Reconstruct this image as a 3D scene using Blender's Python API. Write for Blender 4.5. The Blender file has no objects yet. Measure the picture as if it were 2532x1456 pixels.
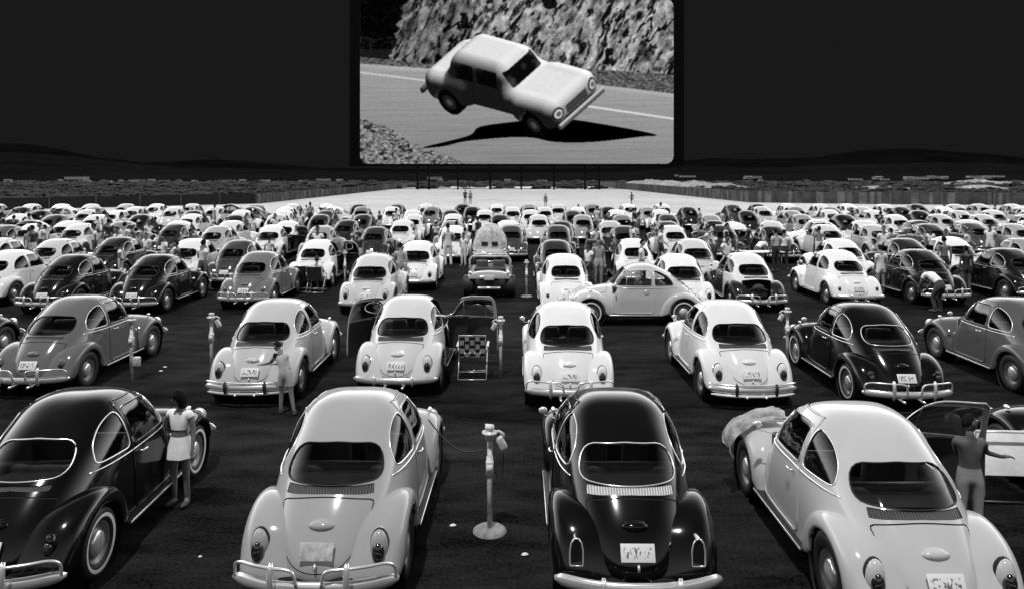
import bpy, bmesh, math, random
import numpy as np
from mathutils import Vector, Matrix, noise
C = bpy.context.scene
COL = C.collection
PI = math.pi
R = math.radians
random.seed(7)

# ------------------------------------------------------------------ camera, sky, sun, exposure
F, H, HY = 1831.0, 3.94, 428.0                      # focal length in pixels of a 2532 wide frame, camera height, horizon row
cam_d = bpy.data.cameras.new('camera'); cam = bpy.data.objects.new('camera', cam_d); COL.objects.link(cam)
cam.location = (0, 0, H); cam.rotation_euler = (PI / 2, 0, 0)
cam_d.sensor_width = 36; cam_d.lens = 36 * F / 2532; cam_d.shift_y = -(728 - HY) / 2532; cam_d.clip_end = 20000; cam_d.clip_start = 0.1
C.camera = cam
C.view_settings.view_transform = 'Standard'; C.view_settings.look = 'None'
C.view_settings.exposure = 0; C.view_settings.gamma = 1
SUN_EL, SUN_AZ = R(70), R(200)                     # sun high behind the camera
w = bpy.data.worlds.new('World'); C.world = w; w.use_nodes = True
nt = w.node_tree; nt.nodes.clear()
N = nt.nodes.new; L = nt.links.new
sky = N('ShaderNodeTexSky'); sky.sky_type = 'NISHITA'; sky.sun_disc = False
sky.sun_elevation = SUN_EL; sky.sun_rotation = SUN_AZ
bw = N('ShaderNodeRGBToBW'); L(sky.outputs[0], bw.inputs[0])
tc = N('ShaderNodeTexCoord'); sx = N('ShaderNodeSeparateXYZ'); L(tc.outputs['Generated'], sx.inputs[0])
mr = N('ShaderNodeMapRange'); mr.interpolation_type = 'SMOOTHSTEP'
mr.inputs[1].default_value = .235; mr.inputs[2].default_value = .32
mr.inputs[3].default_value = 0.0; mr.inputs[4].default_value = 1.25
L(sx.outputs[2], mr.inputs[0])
mz = N('ShaderNodeMapRange'); mz.inputs[1].default_value = .34; mz.inputs[2].default_value = .84; mz.inputs[3].default_value = 13.0; mz.inputs[4].default_value = .06  # hand-shaped sky: bright band added above the view to light and gloss roofs
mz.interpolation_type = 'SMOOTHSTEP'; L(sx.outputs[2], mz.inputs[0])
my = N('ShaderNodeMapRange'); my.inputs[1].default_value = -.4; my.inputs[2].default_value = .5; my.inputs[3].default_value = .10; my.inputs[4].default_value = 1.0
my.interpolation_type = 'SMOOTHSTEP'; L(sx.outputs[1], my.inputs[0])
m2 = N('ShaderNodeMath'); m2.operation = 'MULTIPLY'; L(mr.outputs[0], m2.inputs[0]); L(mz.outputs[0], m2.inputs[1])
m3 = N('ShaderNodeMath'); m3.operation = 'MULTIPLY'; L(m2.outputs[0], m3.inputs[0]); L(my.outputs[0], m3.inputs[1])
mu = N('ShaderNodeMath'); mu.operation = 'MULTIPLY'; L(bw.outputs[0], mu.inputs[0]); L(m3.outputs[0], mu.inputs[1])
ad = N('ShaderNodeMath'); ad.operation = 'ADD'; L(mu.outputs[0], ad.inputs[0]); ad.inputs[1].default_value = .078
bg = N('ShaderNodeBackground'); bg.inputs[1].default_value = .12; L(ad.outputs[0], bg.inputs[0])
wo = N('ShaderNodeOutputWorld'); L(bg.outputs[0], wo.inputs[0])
sd = bpy.data.lights.new('sun', 'SUN'); sd.energy = 2.6; sd.angle = R(1.2); sd.color = (1, 1, 1)
so = bpy.data.objects.new('sun', sd); COL.objects.link(so)
sdir = Vector((math.sin(SUN_AZ) * math.cos(SUN_EL), math.cos(SUN_AZ) * math.cos(SUN_EL), math.sin(SUN_EL)))
so.rotation_euler = sdir.to_track_quat('Z', 'Y').to_euler()

def ray(px, py):
    return Vector(((px - 1266) / F, 1, (HY - py) / F))
def at_z(px, py, z=0.0):
    d = ray(px, py); t = (z - H) / d.z
    return Vector((d.x * t, d.y * t, z))
def at_y(px, py, Y):
    d = ray(px, py); t = Y / d.y
    return Vector((d.x * t, Y, H + d.z * t))

# ------------------------------------------------------------------ materials
def mat(name, base=.5, rough=.5, metal=0, coat=0, coatr=.05, spec=.5, emit=None, bump=None, var=None, objcol=False, scale=8.0):
    m = bpy.data.materials.new(name); m.use_nodes = True
    n = m.node_tree.nodes; l = m.node_tree.links
    b = n['Principled BSDF']
    b.inputs['Base Color'].default_value = (base, base, base, 1)
    b.inputs['Roughness'].default_value = rough; b.inputs['Metallic'].default_value = metal
    b.inputs['Coat Weight'].default_value = coat; b.inputs['Coat Roughness'].default_value = coatr
    b.inputs['Specular IOR Level'].default_value = spec
    t = n.new('ShaderNodeTexCoord')
    if objcol or var:
        src = None
        if objcol:
            oi = n.new('ShaderNodeObjectInfo'); src = oi.outputs['Color']
        ns = n.new('ShaderNodeTexNoise'); ns.inputs['Scale'].default_value = scale
        ns.inputs['Detail'].default_value = 5; l.new(t.outputs['Object'], ns.inputs['Vector'])
        rp = n.new('ShaderNodeMapRange'); rp.inputs[1].default_value = .3; rp.inputs[2].default_value = .7
        v = var or .08
        rp.inputs[3].default_value = 1 - v; rp.inputs[4].default_value = 1 + v
        l.new(ns.outputs['Fac'], rp.inputs[0])
        mx = n.new('ShaderNodeVectorMath'); mx.operation = 'SCALE'
        if src: l.new(src, mx.inputs[0])
        else: mx.inputs[0].default_value = (base, base, base)
        l.new(rp.outputs[0], mx.inputs['Scale']); l.new(mx.outputs[0], b.inputs['Base Color'])
    if bump:
        bn = n.new('ShaderNodeTexNoise'); bn.inputs['Scale'].default_value = bump[0]; bn.inputs['Detail'].default_value = 6
        l.new(t.outputs['Object'], bn.inputs['Vector'])
        bp = n.new('ShaderNodeBump'); bp.inputs['Strength'].default_value = bump[1]; bp.inputs['Distance'].default_value = bump[2]
        l.new(bn.outputs['Fac'], bp.inputs['Height']); l.new(bp.outputs[0], b.inputs['Normal'])
    return m
M = {}
M['paint'] = mat('car_paint', .5, .5, coat=.85, coatr=.10, spec=.03, objcol=True, var=.05, scale=2.2, bump=(3.0, .05, .01))
M['matte'] = mat('cloth_or_skin', .5, .75, objcol=True, var=.10, scale=9)
M['gap'] = mat('panel_gap', .008, .8)
M['chrome'] = mat('chrome', .85, .22, metal=.6, var=.05)
M['rubber'] = mat('rubber', .012, .6, var=.3, bump=(60, .2, .002))
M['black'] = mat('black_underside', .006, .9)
M['lens'] = mat('lamp_lens', .012, .12, coat=1)
M['clearlens'] = mat('headlamp_glass', .6, .1, coat=1)
M['rimpaint'] = mat('wheel_rim', .20, .4, metal=.3, var=.2)
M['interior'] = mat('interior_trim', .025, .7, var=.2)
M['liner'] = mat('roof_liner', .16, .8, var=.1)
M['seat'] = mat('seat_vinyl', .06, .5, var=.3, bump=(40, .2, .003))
M['vent'] = mat('vent_louvres', .05, .5, var=.2)
def louvre(name, a, b_):
    m = mat(name, a, .45); n = m.node_tree.nodes; l = m.node_tree.links; b = n['Principled BSDF']
    t = n.new('ShaderNodeTexCoord'); wv = n.new('ShaderNodeTexWave'); wv.bands_direction = 'X'; wv.inputs['Scale'].default_value = 12; wv.inputs['Distortion'].default_value = 0
    l.new(t.outputs['Object'], wv.inputs['Vector']); mx = n.new('ShaderNodeMix'); mx.data_type = 'RGBA'
    mx.inputs[6].default_value = (a, a, a, 1); mx.inputs[7].default_value = (b_, b_, b_, 1); l.new(wv.outputs['Fac'], mx.inputs[0]); l.new(mx.outputs[2], b.inputs['Base Color'])
    bp = n.new('ShaderNodeBump'); bp.inputs['Distance'].default_value = .01; l.new(wv.outputs['Fac'], bp.inputs['Height']); l.new(bp.outputs[0], b.inputs['Normal']); return m
M['vent'] = louvre('vent_louvres', .02, .07)
M['vent_white'] = louvre('vent_louvres_white', .35, .85)
M['decal'] = mat('white_strip', .8, .4)
M['pole'] = mat('galvanised_pole', .58, .55, metal=.1, var=.45, scale=14, bump=(30, .3, .004))
M['cast'] = mat('speaker_housing', .58, .5, metal=.15, var=.35, scale=20)
M['concrete'] = mat('concrete', .26, .9, var=.35, scale=12, bump=(25, .6, .02))
M['web_white'] = mat('webbing_white', .75, .6, var=.06)
M['web_dark'] = mat('webbing_dark', .03, .7)
M['alu'] = mat('aluminium_tube', .6, .35, metal=.7, var=.1)
M['hair'] = mat('hair', .006, .8, spec=.15, var=.3, scale=30)
def glass_mat():
    m = bpy.data.materials.new('car_glass'); m.use_nodes = True
    n = m.node_tree.nodes; l = m.node_tree.links; n.clear()
    tr = n.new('ShaderNodeBsdfTransparent'); tr.inputs[0].default_value = (.72, .72, .72, 1)
    gl = n.new('ShaderNodeBsdfGlossy'); gl.inputs['Roughness'].default_value = .03
    fr = n.new('ShaderNodeFresnel'); fr.inputs[0].default_value = 1.5
    mx = n.new('ShaderNodeMixShader'); l.new(fr.outputs[0], mx.inputs[0]); l.new(tr.outputs[0], mx.inputs[1]); l.new(gl.outputs[0], mx.inputs[2])
    o = n.new('ShaderNodeOutputMaterial'); l.new(mx.outputs[0], o.inputs[0]); return m
M['glass'] = glass_mat()
def plate_mat():
    m = mat('number_plate', .75, .5); n = m.node_tree.nodes; l = m.node_tree.links; b = n['Principled BSDF']
    t = n.new('ShaderNodeTexCoord'); oi = n.new('ShaderNodeObjectInfo')
    mp = n.new('ShaderNodeMapping'); mp.inputs['Scale'].default_value = (24, 1, 13)
    cb = n.new('ShaderNodeCombineXYZ'); l.new(oi.outputs['Random'], cb.inputs[1])
    sc = n.new('ShaderNodeVectorMath'); sc.operation = 'SCALE'; sc.inputs['Scale'].default_value = 30; l.new(cb.outputs[0], sc.inputs[0])
    l.new(sc.outputs[0], mp.inputs['Location']); l.new(t.outputs['Object'], mp.inputs['Vector'])
    ns = n.new('ShaderNodeTexNoise'); ns.inputs['Scale'].default_value = 1.6; ns.inputs['Detail'].default_value = 1
    l.new(mp.outputs[0], ns.inputs['Vector'])
    sp = n.new('ShaderNodeSeparateXYZ'); l.new(t.outputs['Object'], sp.inputs[0])
    def absr(sock, a, c_):
        ab = n.new('ShaderNodeMath'); ab.operation = 'ABSOLUTE'; l.new(sock, ab.inputs[0])
        q = n.new('ShaderNodeMapRange'); q.inputs[1].default_value = a; q.inputs[2].default_value = c_
        q.inputs[3].default_value = 1; q.inputs[4].default_value = 0; l.new(ab.outputs[0], q.inputs[0]); return q
    ax, az = absr(sp.outputs[0], .115, .135), absr(sp.outputs[2], .035, .05)
    q = n.new('ShaderNodeMapRange'); q.inputs[1].default_value = .52; q.inputs[2].default_value = .58; l.new(ns.outputs['Fac'], q.inputs[0])
    a = n.new('ShaderNodeMath'); a.operation = 'MULTIPLY'; l.new(ax.outputs[0], a.inputs[0]); l.new(az.outputs[0], a.inputs[1])
    c_ = n.new('ShaderNodeMath'); c_.operation = 'MULTIPLY'; l.new(a.outputs[0], c_.inputs[0]); l.new(q.outputs[0], c_.inputs[1])
    mx = n.new('ShaderNodeMix'); mx.data_type = 'RGBA'; mx.inputs[6].default_value = (.75, .75, .75, 1); mx.inputs[7].default_value = (.16, .16, .16, 1)
    l.new(c_.outputs[0], mx.inputs[0]); l.new(mx.outputs[2], b.inputs['Base Color']); return m
M['plate'] = plate_mat()
M['plate_dim'] = mat('worn_plate', .42, .6, var=.4, scale=14)

# ------------------------------------------------------------------ mesh helpers
def mesh(name, bm, mats, smooth=True):
    me = bpy.data.meshes.new(name)
    bmesh.ops.recalc_face_normals(bm, faces=bm.faces) if getattr(bm, 'closed_fix', False) else None
    bm.to_mesh(me); bm.free()
    for m in (mats if isinstance(mats, (list, tuple)) else [mats]): me.materials.append(M[m] if isinstance(m, str) else m)
    if smooth:
        me.shade_smooth()
    return me
def from_pd(name, V, Fc, mats, smooth=True):
    me = bpy.data.meshes.new(name); me.from_pydata([tuple(v) for v in V], [], Fc)
    for m in (mats if isinstance(mats, (list, tuple)) else [mats]): me.materials.append(M[m] if isinstance(m, str) else m)
    if smooth: me.shade_smooth()
    me.update(); return me
def empty(name, loc=(0, 0, 0), rz=0, label=None, cat=None, group=None):
    o = bpy.data.objects.new(name, None); COL.objects.link(o); o.location = loc; o.rotation_euler = (0, 0, rz)
    o.empty_display_size = .2
    tag(o, label, cat, group); return o
def tag(o, label=None, cat=None, group=None, kind=None):
    if label: o['label'] = label
    if cat: o['category'] = cat
    if group: o['group'] = group
    if kind: o['kind'] = kind
    return o
def link(name, me, parent=None, loc=(0, 0, 0), rot=(0, 0, 0), color=None, m=None, scale=None):
    o = bpy.data.objects.new(name, me); COL.objects.link(o); o.parent = parent
    o.location = loc; o.rotation_euler = rot
    if scale: o.scale = scale
    if color is not None: o.color = (color, color, color, 1)
    if m:
        o.material_slots[0].link = 'OBJECT'; o.material_slots[0].material = M[m]
    return o
def mirror(me, name):
    m2 = me.copy(); m2.name = name
    m2.transform(Matrix.Scale(-1, 4, (1, 0, 0))); m2.flip_normals(); return m2
class MB:
    "collects simple shapes into one mesh"
    def __init__(s): s.bm = bmesh.new()
    def box(s, c, size, bev=0, rot=None, seg=2):
        t = bmesh.new(); bmesh.ops.create_cube(t, size=1)
        bmesh.ops.scale(t, vec=size, verts=t.verts)
        if bev: bmesh.ops.bevel(t, geom=t.edges[:], offset=bev, segments=seg, profile=.5, affect='EDGES')
        if rot is not None: bmesh.ops.transform(t, matrix=rot, verts=t.verts)
        bmesh.ops.translate(t, vec=c, verts=t.verts); return s.add(t)
    def add(s, t):
        me = bpy.data.meshes.new('tmp'); t.to_mesh(me); t.free(); s.bm.from_mesh(me); bpy.data.meshes.remove(me); return s
    def tube(s, pts, r, seg=8, closed=False, caps=True):
        t = bmesh.new(); P = [Vector(p) for p in pts]; n = len(P); rings = []
        rr = r if isinstance(r, (list, tuple)) else [r] * n
        up = None
        for i, p in enumerate(P):
            if closed: d = (P[(i + 1) % n] - P[i - 1])
            else: d = P[min(i + 1, n - 1)] - P[max(i - 1, 0)]
            if d.length < 1e-9: d = Vector((0, 0, 1))
            d.normalize()
            if up is None:
                up = Vector((0, 0, 1)) if abs(d.z) < .9 else Vector((1, 0, 0))
            a = d.cross(up)
            if a.length < 1e-6: a = d.cross(Vector((1, 0, 0)))
            a.normalize(); up = a.cross(d).normalized()
            rings.append([t.verts.new(p + (a * math.cos(k * 2 * PI / seg) + up * math.sin(k * 2 * PI / seg)) * rr[i]) for k in range(seg)])
        m = n if closed else n - 1
        for i in range(m):
            A, B = rings[i], rings[(i + 1) % n]
            off = 0
            if closed and i == n - 1:
                off = min(range(seg), key=lambda q: (A[0].co - B[q].co).length)
            for k in range(seg):
                t.faces.new((A[k], A[(k + 1) % seg], B[(k + 1 + off) % seg], B[(k + off) % seg]))
        if caps and not closed:
            t.faces.new(rings[0][::-1]); t.faces.new(rings[-1])
        return s.add(t)
    def lathe(s, prof, axis='z', seg=24, c=(0, 0, 0), close=False):
        t = bmesh.new(); rings = []
        for (r_, h_) in prof:
            ring = []
            for k in range(seg):
                a = 2 * PI * k / seg; u, v = r_ * math.cos(a), r_ * math.sin(a)
                p = (u, v, h_) if axis == 'z' else ((h_, u, v) if axis == 'x' else (v, h_, u))
                ring.append(t.verts.new(Vector(p) + Vector(c)))
            rings.append(ring)
        m = len(rings)
        for i in range(m if close else m - 1):
            for k in range(seg):
                t.faces.new((rings[i][k], rings[i][(k + 1) % seg], rings[(i + 1) % m][(k + 1) % seg], rings[(i + 1) % m][k]))
        bmesh.ops.remove_doubles(t, verts=t.verts, dist=1e-5)
        return s.add(t)
    def ball(s, c, r, sub=3):
        t = bmesh.new(); bmesh.ops.create_icosphere(t, subdivisions=sub, radius=1)
        bmesh.ops.scale(t, vec=r, verts=t.verts); bmesh.ops.translate(t, vec=c, verts=t.verts); return s.add(t)
    def poly(s, pts, thick=None):
        t = bmesh.new(); vs = [t.verts.new(p) for p in pts]; f = t.faces.new(vs)
        if thick:
            g = bmesh.ops.extrude_face_region(t, geom=[f]); v2 = [v for v in g['geom'] if isinstance(v, bmesh.types.BMVert)]
            bmesh.ops.translate(t, vec=thick, verts=v2)
        return s.add(t)
    def mesh(s, name, mats, smooth=True, fix=True):
        if fix: bmesh.ops.recalc_face_normals(s.bm, faces=s.bm.faces)
        me = mesh(name, s.bm, mats, smooth)
        return me
def autosmooth(me, ang=40):
    bm = bmesh.new(); bm.from_mesh(me)
    for e in bm.edges:
        if len(e.link_faces) == 2 and e.calc_face_angle(0) > R(ang): e.smooth = False
    bm.to_mesh(me); bm.free(); return me
def catmull(P, t):
    "P: (n,k) control rows, t in 0..n-1"
    P = np.asarray(P, float); n = len(P); out = []
    for tt in np.atleast_1d(t):
        i = int(min(max(math.floor(tt), 0), n - 2)); u = tt - i
        p0 = P[i - 1] if i > 0 else 2 * P[0] - P[1]; p1, p2 = P[i], P[i + 1]; p3 = P[i + 2] if i + 2 < n else 2 * P[-1] - P[-2]
        out.append(.5 * ((2 * p1) + (-p0 + p2) * u + (2 * p0 - 5 * p1 + 4 * p2 - p3) * u * u + (-p0 + 3 * p1 - 3 * p2 + p3) * u ** 3))
    return np.array(out)
def sdf_poly(pts, r=0.0):
    P = [tuple(p) for p in pts]; n = len(P)
    def f(x, y):
        d = 1e9; inside = False
        for i in range(n):
            x1, y1 = P[i]; x2, y2 = P[(i + 1) % n]
            ex, ey = x2 - x1, y2 - y1; wx, wy = x - x1, y - y1
            t = max(0., min(1., (wx * ex + wy * ey) / (ex * ex + ey * ey + 1e-12)))
            dx, dy = wx - ex * t, wy - ey * t; q = dx * dx + dy * dy
            if q < d: d = q
            if (y1 > y) != (y2 > y) and x < (x2 - x1) * (y - y1) / (y2 - y1) + x1: inside = not inside
        d = math.sqrt(d); return (-d if inside else d) - r
    return f
def smooth_outline(pts, n=64):
    P = np.array(list(pts)[-2:] + list(pts) + list(pts)[:2], float)
    t = np.linspace(2, 2 + len(pts), n, endpoint=False)
    return [tuple(q) for q in catmull(P, t)]
def round_poly(pts, rad, k=9):
    out = []; n = len(pts)
    for i in range(n):
        p = Vector(pts[i]); a = Vector(pts[i - 1]); b = Vector(pts[(i + 1) % n]); q = rad[i]
        if q == 0: out.append(tuple(p)); continue
        u = p + (a - p).normalized() * q; v = p + (b - p).normalized() * q
        for j in range(k):
            t = j / (k - 1); w_ = .75; e = (u * (1 - t) ** 2 + p * 2 * w_ * t * (1 - t) + v * t * t) / ((1 - t) ** 2 + 2 * w_ * t * (1 - t) + t * t)
            out.append(tuple(e))
    return out
def sdf_smooth(pts, r=0.0): return sdf_poly(smooth_outline(pts), r)
def cut(bm, f):
    val = {}
    for v in bm.verts:
        q = f(v.co); val[v] = q if abs(q) > 2e-5 else 2e-5
    new = set()
    for e in list(bm.edges):
        a, b = e.verts
        if val[a] * val[b] < 0:
            t = val[a] / (val[a] - val[b]); t = min(max(t, .001), .999)
            ne, nv = bmesh.utils.edge_split(e, a, t); new.add(nv); val[nv] = 0
    for fc in list(bm.faces):
        vs = [v for v in fc.verts if v in new]
        if len(vs) == 2:
            try: bmesh.utils.face_split(fc, vs[0], vs[1])
            except Exception: pass
        elif len(vs) == 4:
            try:
                a = bmesh.utils.face_split(fc, vs[0], vs[1])
                for g in (fc, a[0]):
                    if vs[2] in g.verts and vs[3] in g.verts: bmesh.utils.face_split(g, vs[2], vs[3]); break
            except Exception: pass
def take(bm, pred, remove=True):
    "faces whose centre satisfies pred go into a new bmesh"
    fs = [f for f in bm.faces if pred(f.calc_center_median())]
    o = bmesh.new(); mp = {}
    for f in fs:
        vs = []
        for v in f.verts:
            if v not in mp: mp[v] = o.verts.new(v.co)
            vs.append(mp[v])
        o.faces.new(vs)
    if remove: bmesh.ops.delete(bm, geom=fs, context='FACES')
    o.normal_update(); return o
def loops(bm):
    "ordered boundary loops"
    adj = {}
    for e in bm.edges:
        if len(e.link_faces) == 1:
            a, b = e.verts; adj.setdefault(a, []).append(b); adj.setdefault(b, []).append(a)
    seen = set(); out = []
    for s in adj:
        if s in seen: continue
        lp = [s]; seen.add(s); cur = s
        while True:
            nx = [q for q in adj[cur] if q not in seen]
            if not nx: break
            cur = nx[0]; seen.add(cur); lp.append(cur)
        if len(lp) > 4: out.append([v.co.copy() for v in lp])
    return out
def resample(lp, n, closed=True):
    P = lp + [lp[0]] if closed else lp
    d = [0]
    for i in range(1, len(P)): d.append(d[-1] + (P[i] - P[i - 1]).length)
    out = []; j = 0
    m = n if closed else n - 1
    for k in range(n):
        t = d[-1] * k / m
        while j < len(d) - 2 and d[j + 1] < t: j += 1
        u = (t - d[j]) / max(d[j + 1] - d[j], 1e-9); out.append(P[j].lerp(P[j + 1], min(max(u, 0), 1)))
    return out

# ------------------------------------------------------------------ the rounded car: hull
ZS = .27
#        py     pz    qx    qy     n
HULL = [(1.77, .28, .02, 1.75, 2.2), (1.80, .42, .17, 1.74, 2.2), (1.75, .58, .29, 1.66, 2.2), (1.61, .72, .38, 1.50, 2.3), (1.37, .84, .46, 1.27, 2.4),
        (1.03, .925, .56, .98, 2.6), (.76, .965, .635, .76, 2.8), (.63, 1.00, .665, .64, 3.0), (.46, 1.20, .69, .47, 3.4), (.28, 1.385, .70, .28, 3.6),
        (.06, 1.50, .705, .06, 3.5), (-.20, 1.54, .705, -.20, 3.3), (-.46, 1.515, .705, -.46, 3.3), (-.73, 1.405, .70, -.72, 3.1), (-.98, 1.270, .685, -.95, 2.9),
        (-1.22, 1.105, .645, -1.17, 2.7), (-1.46, .900, .575, -1.38, 2.6), (-1.67, .690, .475, -1.56, 2.5), (-1.81, .490, .34, -1.70, 2.4), (-1.85, .37, .19, -1.79, 2.3), (-1.84, .28, .02, -1.82, 2.2)]
def hull_grid(nu, nv):
    P = np.array(HULL); t = np.linspace(0, len(P) - 1, 400); D = catmull(P, t)
    s = np.r_[0, np.cumsum(np.hypot(np.diff(D[:, 0]), np.diff(D[:, 1])))]
    tt = np.interp(np.linspace(0, s[-1], nu), s, t); D = catmull(P, tt)
    G = np.zeros((nu, nv, 3)); th = np.linspace(0, PI / 2, 400)
    for i, (py, pz, qx, qy, n) in enumerate(D):
        c = np.cos(th).clip(0) ** (2 / n); sn = np.sin(th).clip(0) ** (2 / n)
        pts = np.stack([qx * c, qy + (py - qy) * sn, ZS + (pz - ZS) * sn], 1)
        # gentle waist: flare of the lower door below the belt
        d = np.r_[0, np.cumsum(np.linalg.norm(np.diff(pts, axis=0), axis=1))]
        q = np.linspace(0, d[-1], nv)
        for k in range(3): G[i, :, k] = np.interp(q, d, pts[:, k])
        G[i, -1, 0] = 0
    return G
DG = hull_grid(360, 160).reshape(-1, 3)
DREAR = DG[DG[:, 1] < -.55]; DFRONT = DG[DG[:, 1] > .4]
def hx(y, z):
    q = (DG[:, 1] - y) ** 2 + (DG[:, 2] - z) ** 2; i = np.argsort(q)[:3]; return float(DG[i, 0].mean())
def hy(x, z, front=False):
    S = DFRONT if front else DREAR
    q = (S[:, 0] - abs(x)) ** 2 + (S[:, 2] - z) ** 2; i = np.argsort(q)[:3]; return float(S[i, 1].mean())
def hz(x, y):
    S = DG[DG[:, 2] > .45]; q = (S[:, 0] - abs(x)) ** 2 + (S[:, 1] - y) ** 2; i = np.argsort(q)[:3]; return float(S[i, 2].mean())
def hull_bm(nu=110, nv=34):
    G = hull_grid(nu, nv); bm = bmesh.new(); rows = []
    for i in range(nu):
        right = [bm.verts.new(G[i, j]) for j in range(nv)]
        left = [bm.verts.new((-G[i, j, 0], G[i, j, 1], G[i, j, 2])) for j in range(nv - 2, -1, -1)]
        rows.append(right + left)
    for i in range(nu - 1):
        for j in range(len(rows[0]) - 1):
            bm.faces.new((rows[i][j], rows[i + 1][j], rows[i + 1][j + 1], rows[i][j + 1]))
    bm.normal_update()
    tf = max(bm.faces, key=lambda f: f.calc_center_median().z)
    if tf.normal.z < 0: bmesh.ops.reverse_faces(bm, faces=bm.faces)
    bm.normal_update(); return bm
S_DOORWIN = sdf_poly([(.50, 1.035), (.27, 1.295), (.245, 1.315), (.21, 1.33), (.16, 1.343), (.0, 1.357), (-.2, 1.364), (-.355, 1.365), (-.365, 1.035)], .03)
S_QUART = sdf_poly(round_poly([(-.458, 1.005), (-.458, 1.395), (-.70, 1.335), (-.985, 1.10), (-.975, 1.005)], [.05, .06, .17, .14, .06]))
S_WSCREEN = sdf_poly([(-.50, 1.075), (-.43, 1.335), (-.2, 1.37), (.2, 1.37), (.43, 1.335), (.50, 1.075), (.2, 1.06), (-.2, 1.06)], .035)
S_RW_LATE = sdf_poly(round_poly([(-.485, .980), (-.425, 1.235), (0, 1.255), (.425, 1.235), (.485, .980), (0, .972)], [.085, .13, 0, .13, .085, 0]))
S_RW_EARLY = sdf_poly(round_poly([(-.425, 1.0), (-.385, 1.255), (0, 1.275), (.385, 1.255), (.425, 1.0), (0, .992)], [.10, .12, 0, .12, .10, 0]))
S_DOOR = sdf_poly([(.58, .34), (.58, .98), (.30, 1.33), (.20, 1.40), (.05, 1.43), (-.38, 1.44), (-.41, 1.40), (-.41, .34)], .025)
S_LID = sdf_poly(smooth_outline([(-.39, .80), (-.385, .825), (-.2, .857), (0, .868), (.2, .857), (.385, .825), (.39, .80), (.375, .72), (.335, .62), (.26, .50), (.16, .435), (0, .41), (-.16, .435), (-.26, .50), (-.335, .62), (-.375, .72)]), .03)
S_VENT_LATE = sdf_poly([(-.415, .893), (-.2, .916), (0, .922), (.2, .916), (.415, .893), (.405, .955), (.2, .965), (0, .968), (-.2, .965), (-.405, .955)], .004)
S_VENT_EARLY = sdf_poly([(-.34, .92), (0, .942), (.34, .92), (.34, .955), (0, .97), (-.34, .955)], .004)
S_HOOD = sdf_poly([(-.43, .80), (-.2, .76), (.2, .76), (.43, .80), (.36, 1.2), (.25, 1.50), (.12, 1.70), (-.12, 1.70), (-.25, 1.50), (-.36, 1.2)], .03)
def side(f, ylo=-2, yhi=2): return lambda p: f(p[1], p[2]) if abs(p[0]) > .33 else 1.
def rear(f): return lambda p: f(p[0], p[2]) if p[1] < -.6 else 1.
def front(f): return lambda p: f(p[0], p[2]) if p[1] > .15 else 1.
def top_(f): return lambda p: f(p[0], p[1]) if p[2] > .45 and p[1] > .6 else 1.
def shift(bm, d):
    bm.normal_update()
    for v, n in [(v, v.normal.copy()) for v in bm.verts]: v.co += n * d
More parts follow.
